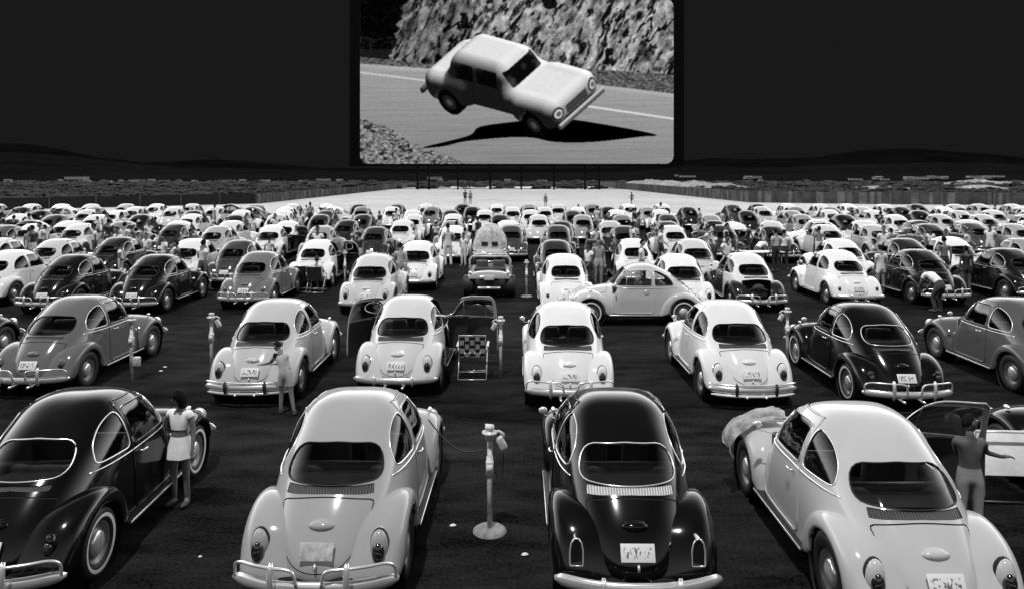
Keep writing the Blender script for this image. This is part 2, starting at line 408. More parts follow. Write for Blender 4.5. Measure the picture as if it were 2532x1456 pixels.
def build_hull(late, lod):
    "returns dict of meshes cut from one hull"
    out = {}
    bm = hull_bm(*((116, 34) if lod == 0 else ((70, 22) if lod == 1 else (44, 14))))
    rw = S_RW_LATE if late else S_RW_EARLY
    sh = 'late' if late else 'early'
    wins = [('rear_window', rear(rw)), ('windscreen', front(S_WSCREEN)), ('door_window', side(S_DOORWIN)), ('quarter_window', side(S_QUART))]
    for _, f in wins: cut(bm, f)
    frames = {}
    for nme, f in wins:
        g = take(bm, lambda c, f=f: f(c) < 0)
        parts = [('', g)] if nme in ('rear_window', 'windscreen') else [('R', take(g, lambda c: c[0] > 0)), ('L', g)]
        for sfx, b in parts:
            lp = [resample(l, 44 if lod == 0 else 24) for l in loops(b) if len(l) > 5]
            lp = sorted(lp, key=lambda l: -sum((l[i] - l[i - 1]).length for i in range(len(l))))[:1]
            frames[nme + sfx] = lp
            shift(b, -.008); out[nme + sfx] = mesh(nme, b, 'glass')
            t = MB()
            for l in lp: t.tube(l, .0078 if lod == 0 else .010, 6, closed=True)
            out[nme + sfx + '_frame'] = t.mesh('window_frame', 'chrome')
    v = S_VENT_LATE if late else S_VENT_EARLY
    fv = rear(v); cut(bm, fv); b = take(bm, lambda c: fv(c) < 0); shift(b, -.010)
    out['vent'] = mesh('air_vent', b, 'vent')
    g = .0045 if lod == 0 else (.007 if lod == 1 else .0)
    def seam(f, key):
        if g == 0: return
        cut(bm, lambda p: f(p) + g); cut(bm, lambda p: f(p) - g)
        s_ = take(bm, lambda c: abs(f(c)) < g); shift(s_, -.006)
        seams.append(s_)
        if lod == 0 and key: out[key] = take(bm, lambda c: f(c) < -g)
    seams = []
    seam(side(S_DOOR), 'doors'); seam(rear(S_LID), 'lid'); seam(top_(S_HOOD), 'hood')
    if lod == 0:
        d = out.pop('doors'); dr = take(d, lambda c: c[0] > 0)
        HN = Vector((.665, .60, 0))
        for k, b in (('door_R', dr), ('door_L', d)):
            sg = 1 if k == 'door_R' else -1
            inner = bmesh.new(); mp = {}
            for f in b.faces:
                vs = []
                for q in f.verts:
                    if q not in mp: mp[q] = inner.verts.new(q.co - Vector((sg * .035, 0, 0)))
                    vs.append(mp[q])
                inner.faces.new(vs[::-1])
            off = Vector((-sg * HN.x, -HN.y, 0))
            bmesh.ops.translate(b, vec=off, verts=b.verts); bmesh.ops.translate(inner, vec=off, verts=inner.verts)
            for v in inner.verts: v.co.z = min(v.co.z, 5)
            tr = take(inner, lambda c: c[2] < .985); inner.free(); inner = tr
            eb = MB()
            for lp in loops(b): eb.tube(resample(lp, 60), .011, 6, closed=True)
            tmp = bpy.data.meshes.new('t'); eb.bm.to_mesh(tmp); eb.bm.free(); b.from_mesh(tmp); bpy.data.meshes.remove(tmp)
            out[k] = mesh(k, b, 'paint'); out[k + '_trim'] = mesh('door_trim', inner, 'interior')
        out['lid'] = mesh('engine_lid', out['lid'], 'paint'); out['hood'] = mesh('hood', out['hood'], 'paint')
    # seams join the body as a second material
    body = mesh('body', bm, ['paint', 'gap', 'liner'])
    if seams:
        bb = bmesh.new(); bb.from_mesh(body)
        for s_ in seams:
            tmp = bpy.data.meshes.new('t'); s_.to_mesh(tmp); s_.free()
            n0 = len(bb.faces); bb.from_mesh(tmp); bb.faces.ensure_lookup_table()
            for f in bb.faces[n0:]: f.material_index = 1; f.smooth = True
            bpy.data.meshes.remove(tmp)
        bb.to_mesh(body); bb.free()
    out['body'] = body
    return out
# fenders
RF_A = [(-.58, .27), (-.64, .47), (-.76, .645), (-.94, .775), (-1.17, .83), (-1.40, .79), (-1.58, .685), (-1.71, .53), (-1.79, .38), (-1.81, .27)]
RF_C = [(.735, -.70, .265), (.755, -.815, .33), (.762, -.86, .50), (.765, -.99, .645), (.765, -1.20, .705), (.765, -1.39, .655), (.762, -1.53, .52), (.752, -1.60, .36), (.70, -1.72, .28), (.50, -1.82, .27)]
RF_O = [.0, .0, .015, .035, .045, .06, .10, .125, .10, .03]
FF_A = [(.64, .27), (.68, .49), (.79, .69), (.96, .82), (1.16, .875), (1.38, .85), (1.56, .75), (1.70, .58), (1.77, .42), (1.78, .30)]
FF_C = [(.735, .74, .265), (.755, .81, .33), (.762, .86, .50), (.765, .99, .645), (.765, 1.20, .705), (.765, 1.39, .655), (.758, 1.53, .54), (.745, 1.62, .40), (.68, 1.73, .33), (.50, 1.82, .31)]
FF_O = [.0, .0, .015, .03, .04, .05, .09, .13, .10, .04]
def fender(A, Cc, O, cy, nu, nv):
    n = len(A); t = np.linspace(0, n - 1, nu)
    a3 = [(hx(y, z) - .012, y, z) for (y, z) in A]
    b3 = []
    for (ax, ay, az), (cx, cy_, cz), o in zip(a3, Cc, O):
        d = Vector((ay - cy, az - .32)); d.normalize()
        b3.append((cx + .012, ay + d.x * o, max(az + d.y * o, .27)))
    a, b, c = catmull(a3, t), catmull(b3, t), catmull(Cc, t)
    V = []; Fc = []; wt = .85
    for i in range(nu):
        for j in range(nv):
            u = j / (nv - 1); w0, w1, w2 = (1 - u) ** 2, 2 * u * (1 - u) * wt, u * u
            p = (a[i] * w0 + b[i] * w1 + c[i] * w2) / (w0 + w1 + w2); V.append(p)
        # rolled lip
        V.append(c[i] + np.array([-.035, 0, -.004]))
    m = nv + 1
    for i in range(nu - 1):
        for j in range(m - 1):
            Fc.append((i * m + j, i * m + j + 1, (i + 1) * m + j + 1, (i + 1) * m + j))
    return V, Fc
def fender_mesh(front_, lod):
    nu, nv = ((48, 14), (26, 8), (16, 6))[lod]
    V, Fc = fender(FF_A, FF_C, FF_O, 1.2, nu, nv) if front_ else fender(RF_A, RF_C, RF_O, -1.2, nu, nv)
    me = from_pd('front_fender' if front_ else 'rear_fender', V, Fc, 'paint')
    # normals must point outwards (+x on average)
    s = sum(p.normal.x * p.area for p in me.polygons)
    if s < 0: me.flip_normals()
    return me
DF = np.array(fender(RF_A, RF_C, RF_O, -1.2, 90, 60)[0])
def fy(x, z):
    q = (DF[:, 0] - x) ** 2 + (DF[:, 2] - z) ** 2 + (DF[:, 1] > -1.45) * 9; return float(DF[int(np.argmin(q)), 1])
DFF = np.array(fender(FF_A, FF_C, FF_O, 1.2, 90, 60)[0])
# wheels, axis along x
def wheel_meshes(seg):
    t = MB().lathe([(.195, -.06), (.215, -.075), (.28, -.082), (.315, -.070), (.328, -.045), (.330, 0), (.328, .045), (.315, .070), (.28, .082), (.215, .075), (.195, .06)], 'x', seg, close=True).mesh('tyre', 'rubber')
    r = MB().lathe([(.20, .052), (.196, .062), (.185, .050), (.165, .020), (.135, .012), (.125, .030), (.10, .036), (.02, .040), (.02, -.03), (.20, -.03)], 'x', seg).mesh('rim', 'rimpaint')
    h = MB().lathe([(.118, .038), (.115, .052), (.095, .066), (.06, .078), (.02, .083), (.0001, .084)], 'x', seg).mesh('hub_cap', 'chrome')
    ww = MB().lathe([(.238, .080), (.270, .0845), (.272, .0835), (.238, .078)], 'x', seg).mesh('white_wall', 'decal')
    return t, r, h, ww
def bumper_path(sgn, x):
    y = 2.02 - .20 * abs(x / .74) ** 2.4
    return sgn * y
def blade(sgn, z, hgt, n=26, xm=.745, name='bumper'):
    sec = [(.018, -.5), (-.006, -.46), (-.018, -.22), (-.022, 0), (-.018, .22), (-.006, .46), (.018, .5), (.022, .46), (.0, 0), (.022, -.46)]
    V = []; Fc = []; m = len(sec)
    for i in range(n):
        x = -xm + 2 * xm * i / (n - 1); e = abs(x / xm); k = 1 if e < .86 else max(.25, math.sqrt(max(0, 1 - ((e - .86) / .14) ** 2)))
        y = bumper_path(sgn, x)
        for (dy, dz) in sec: V.append((x, y - sgn * dy, z + dz * hgt * k))
    for i in range(n - 1):
        for j in range(m): Fc.append((i * m + j, i * m + (j + 1) % m, (i + 1) * m + (j + 1) % m, (i + 1) * m + j))
    Fc.append(tuple(range(m))); Fc.append(tuple(range((n - 1) * m, n * m))[::-1])
    me = from_pd(name, V, Fc, 'chrome')
    bm = bmesh.new(); bm.from_mesh(me); bmesh.ops.recalc_face_normals(bm, faces=bm.faces); bm.to_mesh(me); bm.free()
    return me
def towel(sg):
    p = catmull([(sg * .715, -1.84, .36), (sg * .71, -1.86, .47), (sg * .64, -1.91, .52), (sg * .50, -1.985, .53), (sg * .33, -2.035, .53), (sg * .19, -2.05, .525), (sg * .13, -2.055, .49), (sg * .11, -2.045, .38)], np.linspace(0, 7, 36))
    return MB().tube([Vector(q) for q in p], .0145, 8).mesh('bumper_rail', 'chrome')
def guard(sg, hi):
    return MB().tube([(sg * .33, -2.035, .27), (sg * .33, -2.055, .33), (sg * .33, -2.062, .42), (sg * .33, -2.05, hi - .04), (sg * .33, -2.03, hi)], [.020, .026, .028, .028, .016], 10).mesh('bumper_guard', 'chrome')

def build_kit(late, lod):
    K = build_hull(late, lod)
    for fr, nm in ((True, 'ff'), (False, 'rf')):
        K[nm + 'R'] = fender_mesh(fr, lod); K[nm + 'L'] = mirror(K[nm + 'R'], K[nm + 'R'].name)
    seg = (36, 20, 12)[lod]
    K['tyre'], K['rim'], K['cap'], K['ww'] = wheel_meshes(seg)
    K['bumper_r'] = blade(-1, .345, .115 if late != 'sq' else .14); K['bumper_f'] = blade(1, .42, .11)
    # wheel wells (dark, closed)
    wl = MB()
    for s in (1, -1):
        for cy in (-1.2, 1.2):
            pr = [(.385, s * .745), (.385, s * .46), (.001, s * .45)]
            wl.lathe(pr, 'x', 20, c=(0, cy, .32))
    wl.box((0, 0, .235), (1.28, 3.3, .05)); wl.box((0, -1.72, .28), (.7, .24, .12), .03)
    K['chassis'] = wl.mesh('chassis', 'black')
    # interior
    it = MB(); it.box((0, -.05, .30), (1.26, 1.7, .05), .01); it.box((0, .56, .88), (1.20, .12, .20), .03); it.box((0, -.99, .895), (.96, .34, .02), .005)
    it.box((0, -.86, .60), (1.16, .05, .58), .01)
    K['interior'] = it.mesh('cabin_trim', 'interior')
    for nm, x in (('seatR', .31), ('seatL', -.31)):
        s_ = MB(); s_.box((x, .12, .50), (.46, .46, .16), .05, seg=3); s_.box((x, -.14, .78), (.46, .12, .56), .055, Matrix.Rotation(R(12), 4, 'X'), seg=3)
        K[nm] = s_.mesh('front_seat', 'seat')
    s_ = MB(); s_.box((0, -.56, .50), (1.06, .42, .16), .05); s_.box((0, -.80, .78), (1.10, .12, .44), .05, Matrix.Rotation(R(14), 4, 'X'))
    K['seatB'] = s_.mesh('rear_seat', 'seat')
    rg = [Vector((-.31 + .19 * math.cos(a), .42 + .19 * math.sin(a) * .35, .92 + .19 * math.sin(a) * .93)) for a in np.linspace(0, 2 * PI, 24, endpoint=False)]
    K['steer'] = MB().tube(rg, .012, 6, closed=True).tube([(-.50, .42, .92), (-.12, .42, .92)], .008, 6).tube([(-.31, .42, .92), (-.31, .60, .80)], .015, 6).mesh('steering_wheel', 'black')
    # lamps
    x, z = .545, .555; y = fy(x, z)
    if late:
        K['tlhR'] = MB().ball((x, y + .025, z + .015), (.084, .078, .150)).mesh('lamp_housing', 'paint')
        K['tllR'] = MB().ball((x, y - .028, z - .022), (.060, .062, .100)).mesh('lamp_lens', 'lens')
        K['tlsR'] = MB().ball((x, y + .045, z + .015), (.090, .070, .158)).mesh('lamp_seal', 'gap')
    else:
        K['tlhR'] = MB().ball((x, y + .02, z + .01), (.06, .06, .10)).mesh('lamp_housing', 'paint')
        K['tllR'] = MB().ball((x, y - .015, z - .01), (.043, .05, .066)).mesh('lamp_lens', 'lens')
    # tombstone style bezel
    arch = [(-.06, -.11), (-.052, -.12), (.052, -.12), (.06, -.11), (.058, .02), (.045, .08), (.02, .115), (0, .12), (-.02, .115), (-.045, .08), (-.058, .02)]
    K['tbzR'] = MB().tube([Vector((x + a, y - .055 + .12 * b * .3 + .02 * a, z + b)) for a, b in arch], .0085, 6, closed=True).mesh('lamp_bezel', 'chrome')
    ln = MB(); ln.poly([(x + a * .97, y - .05 + .036 * b, z + b * .97) for a, b in arch], (0, .12, 0))
    K['tlnR'] = autosmooth(ln.mesh('lamp_lens', 'lens'))
    if 'tlsR' in K: K['tlsL'] = mirror(K['tlsR'], 'lamp_seal')
    for q in ('tlh', 'tll', 'tbz', 'tln'): K[q + 'L'] = mirror(K[q + 'R'], K[q + 'R'].name)
    # headlamps & indicator
    i = int(np.argmin((DFF[:, 0] - .58) ** 2 + (DFF[:, 2] - .66) ** 2 + (DFF[:, 1] < 1.4) * 9)); hp = DFF[i]
    K['hlR'] = MB().lathe([(.0001, .04), (.05, .034), (.088, .015), (.10, -.01), (.095, -.10)], 'y', 20, c=(hp[0], hp[1] + .01, hp[2])).mesh('headlight', 'clearlens')
    K['inR'] = MB().ball((.62, 1.20, .885), (.028, .06, .028), 2).mesh('indicator', 'chrome')
    for q in ('hl', 'in'): K[q + 'L'] = mirror(K[q + 'R'], K[q + 'R'].name)
    # plate, housing, handle
    zp = .57; yp = hy(0, zp)
    pb = MB(); pb.box((0, 0, 0), (.305, .012, .152), .004)
    K['plate'] = pb.mesh('licence_plate', 'plate'); K['plate_loc'] = (0, yp - .045, zp - .01)
    hb = MB(); pts = []
    hb.ball((0, hy(0, .715) + .012, .715), (.125, .055, .045)); hb.ball((0, hy(0, .735) + .02, .735), (.10, .05, .03))
    K['plate_lamp'] = hb.mesh('plate_lamp', 'paint')
    K['lid_handle'] = MB().tube([(0, hy(0, .455) - .02, .475), (0, hy(0, .44) - .035, .45), (0, hy(0, .41) - .02, .42)], .012, 8).mesh('lid_handle', 'chrome')
    # side trim along the belt and running boards
    def trimline(z0, y0, y1, r=.0065):
        return MB().tube([Vector((hx(yy, z0 + zz) + .004, yy, z0 + zz)) for yy, zz in [(y0 + (y1 - y0) * k / 20, 0.0) for k in range(21)]], r, 6)
    K['trimR'] = trimline(.955, -1.08, .60).mesh('belt_trim', 'chrome'); K['trimL'] = mirror(K['trimR'], 'belt_trim')
    K['rbR'] = MB().box((.685, .03, .268), (.16, 1.42, .03), .008).mesh('running_board', 'rubber'); K['rbL'] = mirror(K['rbR'], 'running_board')
    K['rtR'] = MB().box((.768, .03, .272), (.010, 1.40, .026), .004).mesh('board_trim', 'chrome'); K['rtL'] = mirror(K['rtR'], 'board_trim')
    # handle & mirror relative to the door hinge origin (.665,.60,0)
    K['dhR'] = MB().tube([(hx(-.30, .90) - .665 + .005, -.90, .90), (hx(-.30, .90) - .665 + .04, -.90, .90), (hx(-.3, .90) - .665 + .045, -.80, .895), (hx(-.3, .9) - .665 + .03, -.77, .893)], .010, 8).mesh('door_handle', 'chrome')
    K['dhL'] = mirror(K['dhR'], 'door_handle')
    K['mirror'] = MB().tube([(-hx(.5, .95) + .665 - .0, -.06, .97), (-.09, -.02, 1.01), (-.10, -.02, 1.05)], .006, 6).ball((-.105, -.02, 1.065), (.055, .022, .045), 2).mesh('side_mirror', 'chrome')
    K['pillarR'] = MB().tube([(hx(.27, 1.02), .27, 1.01), (hx(.25, 1.2), .25, 1.2), (hx(.22, 1.34) + .0, .22, 1.345)], .008, 6).mesh('window_divider', 'chrome')
    if lod == 0:
        bm = bmesh.new(); bm.from_mesh(K['pillarR']); bmesh.ops.translate(bm, vec=(-.665, -.60, 0), verts=bm.verts); bm.to_mesh(K['pillarR']); bm.free()
    K['pillarL'] = mirror(K['pillarR'], 'window_divider')
    K['towR'], K['towL'] = towel(1), towel(-1); K['grR'], K['grL'] = guard(1, .58), guard(-1, .58)
    K['gsR'], K['gsL'] = guard(1, .46), guard(-1, .46)
    K['band'] = blade(-1, .43, .028, xm=.735, name='bumper_strip'); K['lower'] = blade(-1, .25, .05, xm=.70, name='valance')
    K['ex'] = MB().tube([(.16, -1.7, .24), (.16, -2.06, .235)], .02, 10).tube([(-.16, -1.7, .24), (-.16, -2.06, .235)], .02, 10).mesh('exhaust_tips', 'chrome')
    yy = hy(.0, .78)
    a = Vector((-.20, hy(-.20, .745) - .006, .745)); b = Vector((-.01, hy(-.01, .80) - .006, .80))
    K['strip'] = MB().tube([a.lerp(b, t) for t in (0, .25, .5, .75, 1)], .008, 4).mesh('glint_strip', 'decal')  # white bar imitating a sun glint on the lid; no car uses it
    eng = MB(); eng.box((0, -1.45, .50), (.5, .35, .22), .04); eng.ball((0, -1.55, .66), (.17, .13, .13)); eng.tube([(-.25, -1.6, .62), (-.05, -1.66, .7), (.25, -1.62, .6)], .03, 8)
    K['engine'] = eng.mesh('engine', 'interior')
    return K
print('kits...')
KIT = {('late', 0): build_kit(True, 0), ('early', 0): build_kit(False, 0), ('late', 1): build_kit(True, 1), ('early', 1): build_kit(False, 1), ('late', 2): build_kit(True, 2), ('early', 2): build_kit(False, 2)}
print('kits done')
CARS = []
def car(x, y, yaw=0, tone=.7, style='late', lod=0, label='', group=None, frame='rubber', bumper='towel', lamp='drop', vent=None, open_doors=(), lid=True,
        trim=True, ww=False, strip=False, roof=None, hubs='chrome', dim=False):
    K = KIT[(style, lod)]
    t = empty('parked_car', (x, y, 0), R(yaw), label, 'car', group); CARS.append((x, y, yaw, label))
    def a(n, k, p=t, **kw): return link(n, K[k], p, **kw)
    kw = dict(color=tone)
    a('body', 'body', color=(roof if roof is not None else tone))
    for k in ('R', 'L'):
        a('front_fender', 'ff' + k, **kw); a('rear_fender', 'rf' + k, **kw)
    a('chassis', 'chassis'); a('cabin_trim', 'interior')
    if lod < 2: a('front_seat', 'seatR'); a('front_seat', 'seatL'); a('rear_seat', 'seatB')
    for k, sx_, sy_ in ((0, .69, -1.2), (1, .69, 1.2), (2, -.69, -1.2), (3, -.69, 1.2)):
        if lod == 2 and sy_ > 0: continue
        s = 1 if sx_ > 0 else -1
        wh = bpy.data.objects.new('wheel', None); COL.objects.link(wh); wh.parent = t; wh.location = (s * .655, sy_, .33); wh.rotation_euler = (0, 0, 0 if s > 0 else PI)
        wh.empty_display_size = .1
        link('tyre', K['tyre'], wh); link('rim', K['rim'], wh)
        if lod < 2: link('hub_cap', K['cap'], wh, m=None if hubs == 'chrome' else 'rimpaint')
        if ww: link('white_wall', K['ww'], wh)
    for nme in ('rear_window', 'windscreen'):
        g = a(nme, nme)
        if lod < 2: a('window_frame', nme + '_frame', g, m=frame)
    for k in ('R', 'L'):
        g = a('quarter_window', 'quarter_window' + k)
        if lod < 2: a('window_frame', 'quarter_window' + k + '_frame', g, m='chrome' if frame == 'chrome' or trim else frame)
    if lod == 0:
        for k, s in (('R', 1), ('L', -1)):
            d = link('door', K['door_' + k], t, loc=(s * .665, .60, 0), rot=(0, 0, -s * R(68) if False else (s * R(open_doors[k]) if k in open_doors else 0)), color=tone)
            off = (-s * .665, -.60, 0)
            g = link('door_window', K['door_window' + k], d, loc=off)
            link('window_frame', K['door_window' + k + '_frame'], d, loc=off, m='chrome' if trim else frame)
            link('door_trim', K['door_' + k + '_trim'], d); link('door_handle', K['dh' + k], d); link('window_divider', K['pillar' + k], d)
            if k == 'L': link('side_mirror', K['mirror'], d)
        if lid:
            l_ = a('engine_lid', 'lid', **kw)
            a('plate_lamp', 'plate_lamp', l_, **kw); a('lid_handle', 'lid_handle', l_)
            if strip: a('glint_strip', 'strip', l_)
        else: a('engine', 'engine')
        a('hood', 'hood', **kw); a('steering_wheel', 'steer')
        a('licence_plate', 'plate', loc=K['plate_loc'], rot=(R(-28), 0, 0), m='plate_dim' if dim else None) if lid else None
    else:
        for k in ('R', 'L'):
            g = a('door_window', 'door_window' + k)
            if lod == 1: a('window_frame', 'door_window' + k + '_frame', g, m='chrome' if trim else frame)
        if lod == 1:
            a('licence_plate', 'plate', loc=K['plate_loc'], rot=(R(-28), 0, 0)); a('plate_lamp', 'plate_lamp', **kw)
    if lod < 2:
        vv = a('air_vent', 'vent', color=tone, m=vent)
        for k in ('R', 'L'):
            if lamp == 'tomb':
                g = a('taillight', 'tln' + k); a('lamp_bezel', 'tbz' + k, g)
            else:
                g = a('taillight', 'tll' + k); a('lamp_housing', 'tlh' + k, g, **kw)
                if lod == 0 and style == 'late': a('lamp_seal', 'tls' + k, g)
            if lod == 0: a('headlight', 'hl' + k); a('indicator', 'in' + k)
            if trim: a('belt_trim', 'trim' + k)
            a('running_board', 'rb' + k); a('board_trim', 'rt' + k)
        b = a('rear_bumper', 'bumper_r')
        if bumper == 'towel':
            for k in ('R', 'L'): a('bumper_rail', 'tow' + k, b); a('bumper_guard', 'gr' + k, b)
        elif bumper == 'guards':
            for k in ('R', 'L'): a('bumper_guard', 'gs' + k, b)
        elif bumper == 'band':
            a('bumper_strip', 'band', b)
            for k in ('R', 'L'): a('bumper_guard', 'gs' + k, b, m='rubber')
            a('valance', 'lower', color=tone, m='paint')
        if lod == 0: a('exhaust_tips', 'ex')
        a('front_bumper', 'bumper_f')
    else:
        a('rear_bumper', 'bumper_r')
    return t

# ------------------------------------------------------------------ people
SK = {  # relaxed standing skeleton, facing +y, metres for a 1.72 m figure
 'pelvis': (0, 0, .96), 'waist': (0, .005, 1.10), 'chest': (0, .0, 1.28), 'neck': (0, -.01, 1.46), 'head': (0, .01, 1.54),
 'shR': (.165, -.01, 1.41), 'elR': (.21, -.03, 1.13), 'wrR': (.22, .04, .88), 'haR': (.22, .07, .80),
 'shL': (-.165, -.01, 1.41), 'elL': (-.21, -.03, 1.13), 'wrL': (-.22, .04, .88), 'haL': (-.22, .07, .80),
 'hiR': (.09, 0, .90), 'knR': (.10, .015, .49), 'anR': (.105, -.02, .085), 'toR': (.125, .13, .035),
 'hiL': (-.09, 0, .90), 'knL': (-.10, .015, .49), 'anL': (-.105, -.02, .085), 'toL': (-.125, .13, .035)}
RAD = {'pelvis': .125, 'waist': .108, 'chest': .125, 'neck': .056, 'head': .055, 'sh': .058, 'el': .040, 'wr': .028, 'ha': .024, 'hi': .090, 'kn': .056, 'an': .038, 'to': .032}
BONES = [('pelvis', 'waist'), ('waist', 'chest'), ('chest', 'neck'), ('neck', 'head')] + [p for s in 'RL' for p in (('chest', 'sh' + s), ('sh' + s, 'el' + s), ('el' + s, 'wr' + s), ('wr' + s, 'ha' + s), ('pelvis', 'hi' + s), ('hi' + s, 'kn' + s), ('kn' + s, 'an' + s), ('an' + s, 'to' + s))]
def skin(joints, bones, rad, root, sub=2):
    bm = bmesh.new(); sl = bm.verts.layers.skin.verify(); vs = {}
    for k, p in joints.items():
        v = bm.verts.new(p); rr = rad(k); v[sl].radius = (rr[0], rr[1]) if isinstance(rr, tuple) else (rr, rr); v[sl].use_root = (k == root); vs[k] = v
    for a, b in bones: bm.edges.new((vs[a], vs[b]))
    me = bpy.data.meshes.new('skin'); bm.to_mesh(me); bm.free()
    o = bpy.data.objects.new('skin', me); COL.objects.link(o)
    m = o.modifiers.new('s', 'SKIN'); m.use_smooth_shade = True
    m = o.modifiers.new('u', 'SUBSURF'); m.levels = sub
    dg = bpy.context.evaluated_depsgraph_get(); dg.update()
    r_ = bpy.data.meshes.new_from_object(o.evaluated_get(dg)); bpy.data.objects.remove(o); bpy.data.meshes.remove(me); return r_
def make_person(pose, fingers=False, hair='short', skirt=False, sleeves=.45, legs=.35, fem=False):
    J = {k: Vector(v) for k, v in SK.items()}
    for k, v in pose.items():
        if k in J: J[k] = Vector(v)
    def rad(k):
        b = RAD.get(k, RAD.get(k[:2])); 
        if k == 'pelvis': return (b * 1.12, b * .95)
        if k in ('waist', 'chest'): return (b * (1.08 if k == 'chest' else .98), b * .82)
        return b
    me = skin(J, BONES, rad, 'pelvis')
    # which bone does each face follow
    segs = [(a, b, J[a], J[b]) for a, b in BONES]
    def near(c):
        best = None
        for a, b, p, q in segs:
            d = q - p; t = max(0, min(1, (c - p).dot(d) / d.length_squared)); e = (p + d * t - c).length / (RAD.get(a, RAD.get(a[:2])) + .02)
            if best is None or e < best[0]: best = (e, a, b, t)
        return best
    bm = bmesh.new(); bm.from_mesh(me); bpy.data.meshes.remove(me)
    cls = {}
    for f in bm.faces:
        e, a, b, t = near(f.calc_center_median()); cls[f.index] = (a, b, t)
    bm.faces.ensure_lookup_table()
    def cloth(pred, off):
        idx = [f for f in bm.faces if pred(*cls[f.index])]
        o = bmesh.new(); mp = {}
        for f in idx:
            vs = []
            for v in f.verts:
                if v not in mp: mp[v] = o.verts.new(v.co + v.normal * off)
                vs.append(mp[v])
            o.faces.new(vs)
        for q in range(2): bmesh.ops.smooth_vert(o, verts=o.verts, factor=.4, use_axis_x=True, use_axis_y=True, use_axis_z=True)
        return o
    bm.normal_update()
    shirt = cloth(lambda a, b, t: (a in ('waist', 'chest') and b != 'neck') or (a == 'pelvis' and b == 'waist' and t > (.55 if not fem else 2)) or (a == 'chest' and b == 'neck' and t < .55) or (a[:2] == 'sh' and t < sleeves), .014)
    if fem: shirt.free(); shirt = cloth(lambda a, b, t: (a in ('waist', 'chest') and b != 'neck') or (a == 'pelvis' and b == 'waist' and t > .1) or (a == 'chest' and b == 'neck' and t < .55) or (a[:2] == 'sh' and t < sleeves), .014)
    up_ = (J['chest'] - J['pelvis']).normalized()
    g_ = shirt.verts[:] + shirt.edges[:] + shirt.faces[:]
    bmesh.ops.bisect_plane(shirt, geom=g_, plane_co=J['pelvis'].lerp(J['waist'], 1.35 if fem else .62), plane_no=up_, clear_inner=True)
    pants = cloth(lambda a, b, t: (a == 'pelvis' and (b != 'waist' or t < .7)) or (a[:2] == 'hi' and t < legs) or (legs > 1 and a[:2] == 'kn' and t < .9), .014)
    out = {'shirt': mesh('shirt', shirt, 'matte'), 'pants': mesh('trousers' if legs > 1 else 'shorts', pants, 'matte')}
    if skirt:
        t = MB(); n = 28; pr = [(.135, .115, 1.045), (.155, .13, .98), (.178, .15, .90), (.20, .175, .80), (.212, .185, .73)]
        V = []; Fc = []
        for i, (a, b, z) in enumerate(pr):
            for k in range(n):
                an = 2 * PI * k / n; wv = 1 + .05 * math.sin(7 * an) * i / 4
                V.append((a * math.cos(an) * wv + J['pelvis'].x, b * math.sin(an) * wv, z))
        for i in range(len(pr) - 1):
            for k in range(n): Fc.append((i * n + k, i * n + (k + 1) % n, (i + 1) * n + (k + 1) % n, (i + 1) * n + k))
        out['pants'] = from_pd('skirt', V, Fc, 'matte')
    # head: sculpted ball joined to the body mesh
    hd = bmesh.new(); bmesh.ops.create_icosphere(hd, subdivisions=4 if fingers else 3, radius=1)
    up = (J['head'] - J['neck']).normalized(); fwd = Vector(pose.get('look', (0, 1, 0))); fwd = (fwd - up * fwd.dot(up)).normalized(); rt = fwd.cross(up)
    hc = J['head'] + up * .085 + fwd * .015
    MX = Matrix((rt, fwd, up)).transposed()
    hairb = bmesh.new(); bmesh.ops.create_icosphere(hairb, subdivisions=3, radius=1)
    for v in hd.verts:
        x, y, z = v.co; w_ = .074 * (1 - .22 * max(0, -z)) ; d_ = .094 * (1 - .10 * max(0, -z) * (y < 0)); h_ = .118
        if y > 0: y = y * .94
        nose = math.exp(-((x / .16) ** 2 + ((z + .10) / .20) ** 2)) * (v.co.y > .3) * .20
        sock = -math.exp(-(((abs(x) - .36) / .17) ** 2 + ((z - .06) / .13) ** 2)) * (v.co.y > .2) * .10
        lip = math.exp(-((x / .28) ** 2 + ((z + .46) / .08) ** 2)) * (v.co.y > .3) * .07
        y = y + nose + sock + lip
        v.co = MX @ Vector((x * w_, y * d_, z * h_)) + hc
    tmp = bpy.data.meshes.new('t'); hd.to_mesh(tmp); hd.free(); bm.from_mesh(tmp); bpy.data.meshes.remove(tmp)
    eyes = MB()
    for s in (-1, 1):
        ear = MB().ball((0, 0, 0), (.012, .025, .035), 2).bm
        bmesh.ops.transform(ear, matrix=Matrix.Translation(MX @ Vector((s * .074, -.005, -.005)) + hc) @ MX.to_4x4(), verts=ear.verts)
        tmp = bpy.data.meshes.new('t'); ear.to_mesh(tmp); ear.free(); bm.from_mesh(tmp); bpy.data.meshes.remove(tmp)
        eyes.ball(MX @ Vector((s * .027, .079, .006)) + hc, (.010, .010, .006), 2)
    eyes.ball(MX @ Vector((0, .092, -.055)) + hc, (.020, .007, .005), 2)
    out['eyes'] = eyes.mesh('face_details', 'gap')
    hs = 1.10
    for v in list(hairb.verts):
        x, y, z = v.co; k = hs + .035 * noise.noise(v.co * 4)
        ll = .16 if hair == 'short' else -.75
        drop = 0
        if hair == 'bob' and z < 0 and y < .35: drop = -.065 * min(1, -z * 1.5); k += .16
        cutoff = ll + (y * (.75 if hair == 'short' else 1.05))
        inside = z < cutoff
        v.co = MX @ Vector((x * .078 * k, y * .096 * k - .006, max(z, -1) * .120 * k + drop)) + hc
        if inside: v.co = hc + (v.co - hc) * .80
    out['hair'] = mesh('hair', hairb, 'hair')
